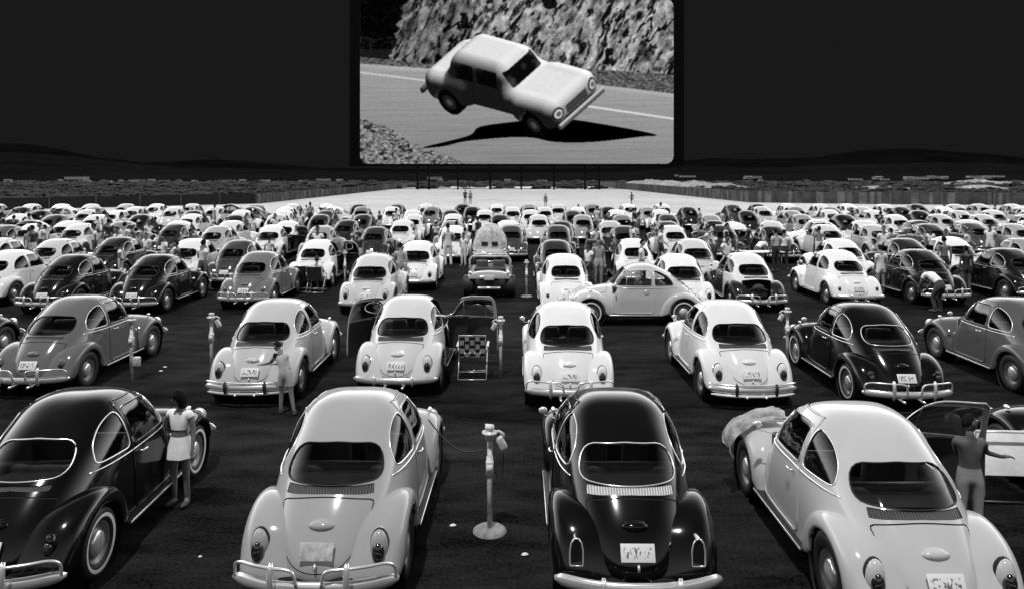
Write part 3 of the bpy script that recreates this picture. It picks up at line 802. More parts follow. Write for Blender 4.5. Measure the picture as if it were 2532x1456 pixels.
    # hands: palm and five fingers
    for s in 'RL':
        wr, ha = J['wr' + s], J['ha' + s]; d = (ha - wr).normalized(); side_ = Vector((1, 0, 0)) if abs(d.x) < .8 else Vector((0, 1, 0))
        pal = Vector(pose.get('palm' + s, (0, 1, 0))); acr = d.cross(pal)
        if acr.length < .2: acr = d.cross(Vector((1, 0, 0)))
        acr.normalize(); nrm = acr.cross(d)
        sg = 1 if s == 'R' else -1
        h = MB(); p0 = wr + d * .03; c = p0 + d * .045
        t = bmesh.new(); bmesh.ops.create_icosphere(t, subdivisions=2, radius=1)
        Mh = Matrix((acr, d, nrm)).transposed().to_4x4()
        bmesh.ops.scale(t, vec=(.040, .055, .017), verts=t.verts); bmesh.ops.transform(t, matrix=Matrix.Translation(c) @ Mh, verts=t.verts); h.add(t)
        if fingers:
            for q, (off, ln) in enumerate(((-.030, .062), (-.010, .074), (.011, .070), (.030, .055))):
                b = p0 + d * .085 + acr * off
                h.tube([b, b + d * ln * .45 - nrm * .004, b + d * ln * .78 - nrm * .016, b + d * ln * .95 - nrm * .030], [.0095, .009, .008, .006], 6)
            b = p0 + d * .03 + acr * (-.035); h.tube([b, b + d * .03 - acr * .025, b + d * .058 - acr * .030 - nrm * .01], [.011, .010, .007], 6)
        else:
            for off in (-.028, -.009, .010, .028): h.tube([p0 + d * .08 + acr * off, p0 + d * .15 + acr * off - nrm * .02], [.009, .007], 4)
            h.tube([p0 + d * .03 - acr * .03, p0 + d * .08 - acr * .06], [.010, .007], 4)
        tmp = bpy.data.meshes.new('t'); h.bm.to_mesh(tmp); h.bm.free(); bm.from_mesh(tmp); bpy.data.meshes.remove(tmp)
    out['body'] = mesh('body', bm, 'matte')
    shoe = MB()
    for s in 'RL':
        a, b = J['an' + s], J['to' + s]; c = a.lerp(b, .55); c.z -= .012
        d = (b - a); ang = math.atan2(-d.x, d.y)
        shoe = MB().ball((0, 0, 0), (.048, .135, .045), 2)
        bmesh.ops.transform(shoe.bm, matrix=Matrix.Translation(c) @ Matrix.Rotation(ang, 4, 'Z'), verts=shoe.bm.verts)
        out['shoe' + s] = shoe.mesh('shoe', 'matte')
    return out
print('people...')
PP = {}
PP['stand'] = make_person({})
PP['trousers'] = make_person({'anR': (.13, -.03, .085), 'toR': (.17, .12, .035), 'elR': (.26, -.06, 1.16), 'wrR': (.17, .10, 1.02), 'haR': (.11, .15, 1.03)}, legs=1.2)
PP['walk'] = make_person({'knR': (.09, .20, .53), 'anR': (.09, .22, .10), 'toR': (.10, .37, .05), 'knL': (-.09, -.05, .48), 'anL': (-.09, -.30, .14), 'toL': (-.10, -.19, .045), 'elR': (.22, -.14, 1.15), 'wrR': (.21, -.13, .90), 'haR': (.21, -.12, .82), 'elL': (-.22, .05, 1.15), 'wrL': (-.19, .23, .98), 'haL': (-.18, .29, .93)}, legs=.5)
PP['girl'] = make_person({'shR': (.145, -.01, 1.39), 'shL': (-.145, -.01, 1.39), 'elR': (.29, -.03, 1.20), 'wrR': (.48, -.10, 1.14), 'haR': (.56, -.12, 1.15), 'elL': (-.20, -.02, 1.12), 'wrL': (-.22, .03, .88), 'haL': (-.22, .05, .80), 'look': (.62, .80, -.05), 'palmR': (0, 0, 1)}, fingers=True, hair='bob', skirt=True, sleeves=.02, fem=True, legs=.4)
PP['reach'] = make_person({'pelvis': (0, -.02, .93), 'waist': (-.03, .02, 1.06), 'chest': (-.09, .07, 1.22), 'neck': (-.17, .13, 1.38), 'head': (-.21, .17, 1.45), 'shR': (.03, .04, 1.35), 'shL': (-.27, .12, 1.31), 'elL': (-.42, .24, 1.12), 'wrL': (-.62, .34, 1.05), 'haL': (-.70, .38, 1.04), 'elR': (-.10, .20, 1.14), 'wrR': (-.32, .34, 1.06), 'haR': (-.40, .39, 1.05), 'hiR': (.09, -.02, .87), 'hiL': (-.09, -.02, .88), 'knR': (.15, -.06, .47), 'anR': (.24, -.14, .09), 'toR': (.22, .01, .035), 'look': (-.8, .5, -.3), 'palmL': (0, 0, 1), 'palmR': (0, 0, 1)}, fingers=True, legs=.55)
PP['boy'] = make_person({'shR': (.15, .02, 1.40), 'elR': (.26, .17, 1.20), 'wrR': (.47, .24, 1.13), 'haR': (.55, .26, 1.13), 'elL': (-.10, .20, 1.16), 'wrL': (.12, .34, 1.08), 'haL': (.20, .37, 1.07), 'look': (.95, .25, -.15), 'palmL': (0, 0, 1), 'palmR': (0, 0, 1)}, fingers=True, legs=1.2)
PP['bend'] = make_person({'pelvis': (0, -.12, .80), 'waist': (0, .0, .92), 'chest': (0, .17, 1.02), 'neck': (0, .36, 1.08), 'head': (0, .43, 1.09), 'shR': (.17, .29, 1.05), 'shL': (-.17, .29, 1.05), 'elR': (.22, .36, .80), 'wrR': (.16, .47, .60), 'haR': (.14, .50, .53), 'elL': (-.22, .36, .80), 'wrL': (-.16, .47, .60), 'haL': (-.14, .50, .53), 'hiR': (.09, -.12, .76), 'hiL': (-.09, -.12, .76), 'knR': (.12, .06, .44), 'knL': (-.12, .06, .44), 'look': (0, .5, -1)}, legs=1.2)
PP['sit'] = make_person({'pelvis': (0, -.14, .47), 'waist': (0, -.17, .62), 'chest': (0, -.19, .80), 'neck': (0, -.20, .98), 'head': (0, -.18, 1.06), 'shR': (.165, -.20, .93), 'shL': (-.165, -.20, .93), 'elR': (.25, -.15, .68), 'wrR': (.24, .08, .64), 'haR': (.23, .15, .63), 'elL': (-.25, -.15, .68), 'wrL': (-.24, .08, .64), 'haL': (-.23, .15, .63), 'hiR': (.09, -.12, .43), 'hiL': (-.09, -.12, .43), 'knR': (.12, .32, .46), 'knL': (-.12, .32, .46), 'anR': (.12, .38, .085), 'anL': (-.12, .38, .085), 'toR': (.13, .52, .035), 'toL': (-.13, .52, .035)}, legs=1.2)
# merged sunlit crowd figure for the far rows (body keeps its clothes as children)
def person(pose, x, y, yaw, h=1.7, top=.8, bottom=.6, skin_=.28, hair=None, label='', group=None, shirt=True, simple=False, z=0):
    K = PP[pose]; s = h / 1.72
    t = empty('person', (x, y, z), R(yaw), label, 'person', group); t.scale = (s, s, s)
    link('body', K['body'], t, color=skin_)
    hr = link('hair', K['hair'], t, m=None)
    if hair: hr.material_slots[0].link = 'OBJECT'; hr.material_slots[0].material = M['matte']; hr.color = (hair, hair, hair, 1)
    if shirt: link('shirt', K['shirt'], t, color=top)
    link(K['pants'].name.split('.')[0], K['pants'], t, color=bottom)
    if not simple:
        link('face_details', K['eyes'], t); link('shoe', K['shoeR'], t, color=.05); link('shoe', K['shoeL'], t, color=.05)
    return t

# ------------------------------------------------------------------ ground and setting
def sheet(name, pts, z, m, kind='structure'):
    me = from_pd(name, [(x, y, z) for x, y in pts], [tuple(range(len(pts)))], m, False)
    return tag(link(name, me), kind=kind)
def ground_mat(name, a, b, scales=(.35, 3, 60), rough=.95, bump=.02, streak=False, spec=0.0):
    m = bpy.data.materials.new(name); m.use_nodes = True; n = m.node_tree.nodes; l = m.node_tree.links; p = n['Principled BSDF']
    p.inputs['Roughness'].default_value = rough; p.inputs['Specular IOR Level'].default_value = spec
    g = n.new('ShaderNodeNewGeometry'); acc = None
    for i, sc in enumerate(scales):
        mp = n.new('ShaderNodeMapping'); mp.inputs['Scale'].default_value = (sc * (.35 if streak and i < 2 else 1), sc, sc)
        l.new(g.outputs['Position'], mp.inputs[0]); ns = n.new('ShaderNodeTexNoise'); ns.inputs['Scale'].default_value = 1; ns.inputs['Detail'].default_value = 5; ns.inputs['Roughness'].default_value = .6
        l.new(mp.outputs[0], ns.inputs['Vector'])
        if acc is None: acc = ns.outputs['Fac']
        else:
            q = n.new('ShaderNodeMath'); q.operation = 'ADD'; l.new(acc, q.inputs[0]); l.new(ns.outputs['Fac'], q.inputs[1]); acc = q.outputs[0]
    r_ = n.new('ShaderNodeMapRange'); k = len(scales) * .5; r_.inputs[1].default_value = k - .35; r_.inputs[2].default_value = k + .35
    r_.inputs[3].default_value = a; r_.inputs[4].default_value = b; l.new(acc, r_.inputs[0]); mxx = n.new('ShaderNodeMath'); mxx.operation = 'MAXIMUM'; mxx.inputs[1].default_value = .002; l.new(r_.outputs[0], mxx.inputs[0]); l.new(mxx.outputs[0], p.inputs['Base Color'])
    bp = n.new('ShaderNodeBump'); bp.inputs['Distance'].default_value = bump; l.new(acc, bp.inputs['Height']); l.new(bp.outputs[0], p.inputs['Normal']); return m
M['asphalt'] = ground_mat('asphalt', -.004, .030, (.35, 3, 26), streak=True, bump=.015, spec=.03)
M['scrub'] = ground_mat('scrub_land', .008, .06, (.02, .12, 1.0), bump=.3)
M['plain'] = ground_mat('dark_plain', .003, .010, (.004, .03, .2), bump=.5)
M['sand'] = ground_mat('pale_sand', .42, .62, (.08, .5, 4), bump=.05)
M['dust'] = ground_mat('dusty_ground', .02, .12, (.25, 1.5, 12), bump=.02)
M['hill'] = ground_mat('hillside', .0015, .0045, (.0012, .006, .03), bump=5)
M['hill2'] = ground_mat('near_hillside', .003, .008, (.0012, .006, .03), bump=5)
g = 9000
sheet('ground', [(-g, -200), (g, -200), (g, g), (-g, g)], -.02, 'plain')
sheet('scrub_field', [(-400, 60), (400, 60), (420, 330), (-420, 330)], -.012, 'scrub')
fl = [at_z(0, 520), at_z(640, 504), at_z(1030, 462)]; fr = [at_z(1482, 462), at_z(1850, 501), at_z(2200, 506), at_z(2560, 508)]
sheet('sand_lot', [(-66, 61), (66, 61), (fr[3].x, fr[3].y), (fr[1].x, fr[1].y), (fr[0].x, fr[0].y), (fl[2].x, fl[2].y), (fl[1].x, fl[1].y), (fl[0].x, fl[0].y)], -.006, 'sand')
sheet('parking_lot', [(-70, -30), (70, -30), (70, 62.5), (-70, 62.5)], 0, 'asphalt')
# hills as real ridges
def ridge(name, sil, Y, depth, m, base=-2, seed=0):
    xs = [p[0] for p in sil]; V = []; Fc = []; nx = 240; ny = 22
    px = np.linspace(-900, 3400, nx); py = np.interp(px, xs, [p[1] for p in sil])
    for j in range(ny):
        t = j / (ny - 1)                                     # 0 front foot .. .6 crest .. 1 back foot
        prof = math.sin(min(t / .6, 1) * PI / 2) ** 1.1 if t < .6 else math.cos((t - .6) / .4 * PI / 2)
        for i in range(nx):
            top = at_y(px[i], py[i] + 1.4 * noise.noise(Vector((px[i] * .02, seed, 0))) + .8 * noise.noise(Vector((px[i] * .08, seed, 3))), Y).z
            X = (px[i] - 1266) / F * Y; y = Y + (t - .6) * depth
            n_ = noise.fractal(Vector((X / 500, y / 500, seed)), .8, 2.2, 5) * .16 * (1 - abs(t - .6) / .6)
            z = base + (top - base) * max(0, prof * (1 + (n_ if abs(t - .6) > .03 else 0)))
            V.append((X, y, z))
    for j in range(ny - 1):
        for i in range(nx - 1): Fc.append((j * nx + i, j * nx + i + 1, (j + 1) * nx + i + 1, (j + 1) * nx + i))
    return tag(link(name, from_pd(name, V, Fc, m)), kind='structure')
ridge('hills', [(-900, 395), (-400, 370), (-120, 354), (0, 357), (65, 356), (130, 368), (200, 384), (262, 392), (320, 407), (400, 405), (480, 399), (560, 397), (640, 403), (720, 411), (790, 417), (865, 416), (1000, 419), (1500, 417), (1690, 398), (1760, 392), (1850, 397), (1940, 393), (2010, 391), (2080, 380), (2160, 370), (2260, 372), (2330, 378), (2400, 390), (2470, 396), (2532, 397), (2700, 404), (3400, 380)], 5200, 2600, 'hill', seed=2)
ridge('foothills', [(-900, 410), (-300, 392), (-20, 376), (60, 379), (180, 388), (300, 404), (420, 414), (560, 417), (760, 421), (1000, 427), (1500, 427), (1700, 414), (1900, 416), (2100, 408), (2300, 402), (2450, 410), (2600, 412), (3400, 400)], 3000, 1700, 'hill2', seed=9)
# pale sand mounds right of the screen
M['mound'] = ground_mat('pale_earth', .10, .55, (.12, .9, 5), bump=.3)
def mound(px0, px1, Y, h, seed):
    x0, x1 = (px0 - 1266) / F * Y, (px1 - 1266) / F * Y; V = []; Fc = []; nx, ny = 70, 14
    for j in range(ny):
        for i in range(nx):
            u, v = i / (nx - 1), j / (ny - 1); e = math.sin(u * PI) ** .5 * math.sin(v * PI)
            X = x0 + (x1 - x0) * u; y = Y + (v - .5) * 22
            V.append((X, y, -.1 + e * h * (.65 + .6 * noise.fractal(Vector((X / 9, y / 9, seed)), .7, 2.1, 4))))
    for j in range(ny - 1):
        for i in range(nx - 1): Fc.append((j * nx + i, j * nx + i + 1, (j + 1) * nx + i + 1, (j + 1) * nx + i))
    tag(link('earth_mound', from_pd('earth_mound', V, Fc, 'mound')), kind='structure')
mound(1490, 1840, 205, 2.2, 1); mound(1540, 1700, 235, 2.2, 2); mound(2330, 2520, 250, 2.3, 3); mound(2380, 2480, 190, 1.0, 4); mound(2120, 2250, 190, .8, 5)
# scrub bushes: uncountable ground cover over the field
bb = MB()
rs = random.Random(3)
for k in range(1500):
    y = rs.uniform(92, 300); hw = y * .72
    x = rs.uniform(-hw, hw)
    if -48 < x < 50 and y < 178: continue
    s_ = rs.uniform(.3, .9) * (1 + (y > 200) * .6)
    for q in range(3):
        t = bmesh.new(); bmesh.ops.create_icosphere(t, subdivisions=1, radius=1)
        for v in t.verts: v.co *= rs.uniform(.7, 1.2)
        bmesh.ops.scale(t, vec=(s_ * rs.uniform(.8, 2.2), s_, s_ * rs.uniform(.35, .8)), verts=t.verts)
        bmesh.ops.translate(t, vec=(x + rs.uniform(-1, 1), y + rs.uniform(-1, 1), s_ * .2), verts=t.verts)
        me_ = bpy.data.meshes.new('t'); t.to_mesh(me_); t.free(); bb.bm.from_mesh(me_); bpy.data.meshes.remove(me_)
M['bush'] = ground_mat('scrub_leaves', .012, .09, (.3, 2, 8))
tag(link('scrub', bb.mesh('scrub', 'bush', False, False)), kind='stuff')
# far town
ORD = ['first', 'second', 'third', 'fourth', 'fifth', 'sixth', 'seventh', 'eighth', 'ninth', 'tenth', 'eleventh', 'twelfth', 'thirteenth', 'fourteenth', 'fifteenth', 'sixteenth', 'seventeenth', 'eighteenth', 'nineteenth', 'twentieth']
M['town'] = mat('far_wall', .38, .8, var=.4); M['roofd'] = mat('far_roof', .12, .8)
def house_mesh(w_, d_, h_, gable):
    b = MB(); b.box((0, 0, h_ / 2), (w_, d_, h_)); wall = b.mesh('wall', 'town', False)
    r_ = MB()
    if gable:
        t = bmesh.new(); o = .3
        a = [t.verts.new(p) for p in [(-w_ / 2 - o, -d_ / 2 - o, h_), (w_ / 2 + o, -d_ / 2 - o, h_), (w_ / 2 + o, d_ / 2 + o, h_), (-w_ / 2 - o, d_ / 2 + o, h_), (-w_ / 2 - o, 0, h_ + 1.2), (w_ / 2 + o, 0, h_ + 1.2)]]
        for f in ((0, 1, 5, 4), (2, 3, 4, 5), (1, 2, 5), (3, 0, 4), (3, 2, 1, 0)): t.faces.new([a[i] for i in f])
        r_.add(t)
    else: r_.box((0, 0, h_ + .15), (w_ + .4, d_ + .4, .3))
    rf = r_.mesh('roof', 'roofd', False)
    wn = MB()
    for k in range(int(w_ // 3)): wn.box((-w_ / 2 + 1.5 + 3 * k, -d_ / 2 - .01, h_ * .55), (1.2, .06, 1.0))
    return wall, rf, wn.mesh('window', 'gap', False)
HS = [house_mesh(9, 6, 2.6, True), house_mesh(14, 6, 3.0, False), house_mesh(6, 5, 2.4, True), house_mesh(22, 8, 3.2, False)]
spots = [(20, 447), (70, 449), (150, 446), (190, 441), (215, 448), (262, 449), (300, 448), (338, 447), (375, 446), (405, 448), (480, 449), (560, 448), (600, 447), (655, 446), (745, 449), (800, 444), (840, 446),
         (1075, 441), (1090, 447), (1130, 450), (1255, 446), (1340, 447), (1672, 434), (1700, 436), (1850, 440), (1868, 438), (1880, 446), (2115, 443), (2170, 441), (2188, 443), (2248, 442), (2265, 441), (2300, 439), (2320, 438), (2336, 440), (2412, 437), (2440, 439), (2470, 436)]
hc = {}
for i, (px, py) in enumerate(spots):
    zn = 'left of' if px < 860 else 'under' if px < 1500 else 'right of'; hc[zn] = hc.get(zn, 0) + 1
    p = at_z(px, py + 3); k = i % 4; sc = .32
    t = empty('far_house', (p.x, p.y, 0), R(rs.uniform(-20, 20)), 'tiny pale far town building %s the screen, %s from the left' % (zn, ORD[hc[zn] - 1]), 'house', 'houses of the distant town')
    if p.y > 420: sc = .6
    t.scale = (sc, sc, sc * .8)
    link('wall', HS[k][0], t); link('roof', HS[k][1], t); link('window', HS[k][2], t)
# fences
M['fence_dark'] = mat('fence_dark', .007, .9, var=.3, scale=1.5)
def corr():
    m = ground_mat('weathered_fence', .02, .10, (.8, 2.5), bump=.01); n = m.node_tree.nodes; l = m.node_tree.links
    return m
M['fence_grey'] = mat('weathered_fence', .055, .85, var=.5, scale=.9)
M['fence_pale'] = mat('sunbleached_fence', .12, .85, var=.5, scale=.9)
def fence(pts, h, m, label, step, gap, postm, pstep, pr):
    t = empty('fence', (pts[0][0], pts[0][1], 0), 0, label, 'fence')
    O = Vector((pts[0][0], pts[0][1], 0)); V = []; Fc = []; MI = []; post = []
    for a, b in zip(pts[:-1], pts[1:]):
        a = Vector((a[0], a[1], 0)); b = Vector((b[0], b[1], 0)); Ln = (b - a).length; d = (b - a) / Ln; nn = Vector((-d.y, d.x, 0))
        n = int(Ln / step); last = None
        for k in range(n):
            hh = h + rs.uniform(-.04, .04); o = rs.uniform(-.03, .03) * (gap < 1); i0 = len(V)
            for uu in (k, k + 1):
                p = a + d * uu * step - O
                for q_, z_ in ((o - .02, 0), (o + .02, 0), (o + .02, hh), (o - .02, hh)): V.append(p + nn * q_ + Vector((0, 0, z_)))
            for f in ((0, 3, 7, 4), (1, 5, 6, 2), (3, 2, 6, 7), (0, 1, 2, 3), (4, 7, 6, 5)): Fc.append(tuple(i0 + e for e in f)); 
            mi = 1 if rs.random() < .28 and gap < 1 else 0; MI += [mi] * 5
        k = 0
        while k * pstep < Ln: post.append(a + d * k * pstep - O); k += 1
    me_ = from_pd('boards', V, Fc, [m, postm], False); me_.polygons.foreach_set('material_index', MI); link('boards', me_, t)
    pb = MB().box((0, 0, pr / 2), (.12, .12, pr)).mesh('post', postm, False)
    for p in post[:100]: link('post', pb, t, loc=(p.x, p.y + -.1, 0))
fence([(fl[0].x - 30, fl[0].y - 12), (fl[0].x, fl[0].y), (fl[1].x, fl[1].y)], 1.30, 'fence_dark', 'long dark solid fence behind the leftmost parked cars', 1.5, 1.01, 'fence_grey', 4.5, 1.42)
fence([(fl[1].x, fl[1].y), (fl[2].x, fl[2].y)], 1.25, 'fence_grey', 'grey slatted fence running back left of the pale sand to the screen', .5, .9, 'fence_pale', 5, 1.3)
fence([(fr[0].x, fr[0].y), (fr[1].x, fr[1].y), (fr[2].x, fr[2].y), (fr[3].x, fr[3].y), (fr[3].x + 40, fr[3].y - 4)], 1.5, 'fence_grey', 'long grey weathered board fence behind the cars right of the screen', .42, .9, 'fence_pale', 6, 1.6)

# ------------------------------------------------------------------ the movie screen and its picture
DS = 173.0
A0, A1 = at_y(890, -2, DS), at_y(1666, 406, DS)
SW, SH = A1.x - A0.x, A0.z - A1.z
scr = empty('movie_screen', ((A0.x + A1.x) / 2, DS, 0), 0, 'huge drive-in cinema screen on black posts showing a cliff road scene', 'screen')
M['frame_black'] = mat('screen_frame', .002, .9, spec=.1)
cx0 = (A0.x + A1.x) / 2; zc = (A0.z + A1.z) / 2
fb = MB(); fw = 2.45
fb.box((0, 1.0, zc), (SW + 2 * fw, 1.6, SH + 1.2))
link('screen_frame', fb.mesh('screen_frame', 'frame_black', False), scr)
bk = MB()
bk.box((0, 7.2, zc), (66, .5, .5))
for k in range(-4, 5): bk.box((k * 8, 4.3, zc), (.5, 5.2, .5)); bk.box((k * 8, 7.0, zc), (.5, .5, SH * .8))
link('rear_truss', bk.mesh('rear_truss', 'frame_black', False), scr)
pst = MB().box((0, 0, A1.z / 2), (.42, .42, A1.z)).mesh('post', 'frame_black', False)
for px in (1032, 1060, 1132, 1212, 1289, 1370, 1447, 1482): link('post', pst, scr, loc=((px - 1266) / F * DS - cx0, .6, 0))
# picture raster: luminance computed here, one value per grid vertex
GW, GH = 640, 337
def vnoise(X, Y, seed):
    r_ = np.random.RandomState(seed); T = r_.rand(256, 256); xi = np.floor(X).astype(int); yi = np.floor(Y).astype(int)
    u = X - xi; v = Y - yi; u = u * u * (3 - 2 * u); v = v * v * (3 - 2 * v); q = lambda a, b: T[a % 256, b % 256]
    return (q(xi, yi) * (1 - u) + q(xi + 1, yi) * u) * (1 - v) + (q(xi, yi + 1) * (1 - u) + q(xi + 1, yi + 1) * u) * v
def fbm(X, Y, seed, o=5, g=.55):
    s_ = 0; a = 1; t = 0
    for k in range(o): s_ = s_ + a * vnoise(X * 2 ** k, Y * 2 ** k, seed + k); t += a; a *= g
    return s_ / t
PX, PY = np.meshgrid(np.linspace(125, 2300, GW), np.linspace(0, 1142, GH))      # coordinates of the zoomed picture
def inpoly(pts):
    m = np.zeros(PX.shape, bool); n = len(pts)
    for i in range(n):
        x1, y1 = pts[i]; x2, y2 = pts[(i + 1) % n]
        c = ((y1 > PY) != (y2 > PY)) & (PX < (x2 - x1) * (PY - y1) / (y2 - y1 + 1e-9) + x1); m ^= c
    return m
def smooth_poly(pts): return inpoly([tuple(p) for p in smooth_outline(pts, 90)])
I = np.zeros(PX.shape)
# cliff: slanted ridged strata
u = (PX * .80 + PY * .45) / 60; v = (PY * .9 - PX * .55) / 190
wq = fbm(PX / 160, PY / 160, 40, 4) * 2.2
rid = 1 - np.abs(2 * fbm(u + wq, v + wq, 11, 5) - 1) * 2.6
cr = fbm(u * 2.6 + wq, v * 2.4, 21, 6, .68)
cliff = .56 + .42 * (fbm(u * 2.2 + wq, v * 3.0, 31, 6, .7) - .5) * 2 + .22 * (rid - .55)
cliff = np.where(cr < .44, cliff * np.clip((cr - .34) / .10, .12, 1), cliff)
lf = (PX < 900)
cliff = np.where(lf, cliff * .85 - .05, cliff * 1.05)
ch = np.abs(fbm(u * .5, v * .3 + 9, 77, 4) - .5); cliff = np.where(ch < .018, .06, cliff)
for bx, by, rr in ((1430, 40, 50), (850, 150, 50), (1840, 390, 40)):
    d = np.hypot((PX - bx) / .7 + (PY - by) * .35, PY - by) + 190 * (fbm(PX / 40, PY / 40, 5) - .5); cliff = np.where(d < rr, cliff * .15, cliff)
I[:] = np.clip(cliff, .02, .88)
edge = 430 - (PY) * .17 + 60 * (fbm(PY / 60, PX * 0, 61, 4) - .5) * 2 - np.clip(PY - 250, 0, 200) * .15 + np.clip(60 - PY, 0, 60) * .6
dark = PX < edge; I[dark] = .012 + .03 * (fbm(PX / 20, PY / 20, 62)[dark] > .62)
dk2 = dark & (PY > 260) & (fbm(PX / 25, PY / 9, 64) > .55); I[dk2] = .10
I[dark & (PY > 350)] = .07 + .06 * fbm(PX / 20, PY / 8, 65)[dark & (PY > 350)]
# verge and road
y_far = np.interp(PX, [125, 760, 1500, 2300], [448, 492, 560, 655]); 
vg = (PY > y_far - np.interp(PX, [125, 760, 1500, 2300], [48, 25, 90, 130])); I[vg] = (.34 + .7 * (fbm(PX / 16, PY / 8, 71, 4) - .5))[vg]
road = PY > y_far; rt_ = .62 - .10 * (PY - y_far) / 650 + .10 * (fbm(PX / 400, PY / 7, 81, 3) - .5) + .05 * (fbm(PX / 9, PY / 5, 82, 2) - .5)
I[road] = rt_[road]
I[road & (PY < y_far + 26)] += .05
l1 = np.interp(PX, [125, 780], [508, 590]); I[(np.abs(PY - l1) < 6) & (PX < 780)] = .78
l2 = np.interp(PX, [1560, 2300], [722, 830]); I[(np.abs(PY - l2) < 7) & (PX > 1560)] = .85
gr = PY > np.interp(PX, [125, 300, 480, 900], [830, 880, 1000, 1150]) + 40 * (fbm(PX / 40, PY * 0, 91) - .5)
gv = .50 + .9 * (fbm(PX / 14, PY / 7, 92, 4) - .5); gv = np.where(fbm(PX / 22, PY / 11, 93, 3) < .36, .12, gv); I[gr] = np.clip(gv, .05, .8)[gr]
# shadow, then a plain pale two-door saloon tipped on two wheels (generic stand-in): drawn level in its own frame, then tilted
I[smooth_poly([(560, 1028), (700, 1020), (860, 985), (1160, 958), (1330, 962), (1480, 990), (1740, 990), (2060, 955), (2165, 936), (1700, 850), (1440, 825), (1200, 850), (960, 885), (870, 950)])] = .0
def nrm(v): v = np.array(v, float); return v / np.linalg.norm(v)
cf = nrm((.74, -.20, .64)); cu = np.array((-.52, .80, .22)); cu = nrm(cu - cf * cu.dot(cf)); cl = np.cross(cu, cf)
PS = 310.; QX = (PX - 1160) / PS; QY = -(PY - 560) / PS
def tolocal(x, y, z): return (x * cf[0] + y * cf[1] + z * cf[2], x * cl[0] + y * cl[1] + z * cl[2], x * cu[0] + y * cu[1] + z * cu[2] + .7)
def rb(X, Y, Z, c, h, r_):
    qx, qy, qz = np.abs(X - c[0]) - h[0] + r_, np.abs(Y - c[1]) - h[1] + r_, np.abs(Z - c[2]) - h[2] + r_
    return np.sqrt(np.maximum(qx, 0) ** 2 + np.maximum(qy, 0) ** 2 + np.maximum(qz, 0) ** 2) + np.minimum(np.maximum(np.maximum(qx, qy), qz), 0) - r_
def smin(a, b, k): h = np.clip(.5 + .5 * (b - a) / k, 0, 1); return b * (1 - h) + a * h - k * h * (1 - h)
def cyl(X, Y, Z, cx, cy, cz, rr, hh): return np.maximum(np.hypot(X - cx, Z - cz) - rr, np.abs(Y - cy) - hh)
def dbody(X, Y, Z):
    d = rb(X, Y, Z, (0, 0, .62), (2.0, .78 , .32), .26)
    d = smin(d, rb(X, Y, Z, (-.35, 0, 1.12), (1.0 - .35 * np.clip(Z - .9, 0, 1), .66 - .18 * np.clip(Z - .9, 0, 1), .36), .28), .18)
    for sx_, sy_ in ((1.3, .62), (1.3, -.62), (-1.25, .62), (-1.25, -.62)): d = smin(d, rb(X, Y, Z, (sx_, sy_, .58), (.62, .24, .32), .22), .12)
    for sx_ in (1.3, -1.25):
        d = np.maximum(d, -np.maximum(np.hypot(X - sx_, Z - .34) - .40, .52 - np.abs(Y)))
    return d
def dwheel(X, Y, Z): return np.minimum(cyl(X, np.abs(Y), Z, 1.3, .70, .32, .33, .11), cyl(X, np.abs(Y), Z, -1.25, .70, .32, .33, .11))
def dtrim(X, Y, Z): return np.minimum(rb(X, Y, Z, (2.08, 0, .42), (.05, .80, .07), .05), rb(X, Y, Z, (-2.08, 0, .42), (.05, .80, .07), .05))
def dall(X, Y, Z): return np.minimum(np.minimum(dbody(X, Y, Z), dwheel(X, Y, Z)), dtrim(X, Y, Z))
reg = (np.abs(QX) < 2.6) & (np.abs(QY) < 2.3); rx, ry = QX[reg], QY[reg]; rz = np.full(rx.shape, 3.2)
for k in range(70):
    rz = rz - np.clip(dall(*tolocal(rx, ry, rz)), -.1, .6) * .85
P3 = tolocal(rx, ry, rz); hit = np.abs(dall(*P3)) < .02
e_ = .012; g3 = [dall(*tolocal(rx + (q == 0) * e_, ry + (q == 1) * e_, rz + (q == 2) * e_)) - dall(*tolocal(rx - (q == 0) * e_, ry - (q == 1) * e_, rz - (q == 2) * e_)) for q in range(3)]
gl = np.sqrt(sum(q * q for q in g3)) + 1e-9; nn3 = [q / gl for q in g3]; Ld = nrm((.35, .85, .40)); lam = np.clip(sum(a * b for a, b in zip(nn3, Ld)), 0, 1)
lx, ly_, lz = P3; nxl = sum(a * b for a, b in zip(nn3, cf)); nyl = sum(a * b for a, b in zip(nn3, cl))
col = .20 + .72 * lam ** .8 + .10 * np.clip(nn3[1], 0, 1)
wz = (lz > .98) & (lz < 1.33)
ws = wz & (nxl > .55) & (lx > .2) & (np.abs(ly_) < .50); sg_ = wz & (np.abs(ly_) > .42) & ((np.abs(lx + .02) < .30) | (np.abs(lx + .72) < .28))
refl = .04 + .30 * np.clip(fbm(rx * 3 + 7, ry * 3 + 7, 55, 3) - .52, 0, 1) * 3
col = np.where(ws | sg_, refl, col)
col = np.where((np.abs(lx - .42) < .012) & (lz > .36) & (lz < .97) & (np.abs(ly_) > .6), .12, col); col = np.where((np.abs(lx + .42) < .012) & (lz > .36) & (lz < .97) & (np.abs(ly_) > .6), .12, col)
gr_ = (lx > 1.9) & (np.abs(ly_) < .36) & (lz > .50) & (lz < .72); col = np.where(gr_, np.where((ly_ * 22 % 1) < .4, .5, .05), col)
for sy_ in (-.60, .60):
    dh = np.hypot(ly_ - sy_, lz - .66); m_ = (lx > 1.6) & (nxl > .2); col = np.where(m_ & (dh < .15), .12, col); col = np.where(m_ & (dh < .115), .75, col); col = np.where(m_ & (dh < .06), .35, col)
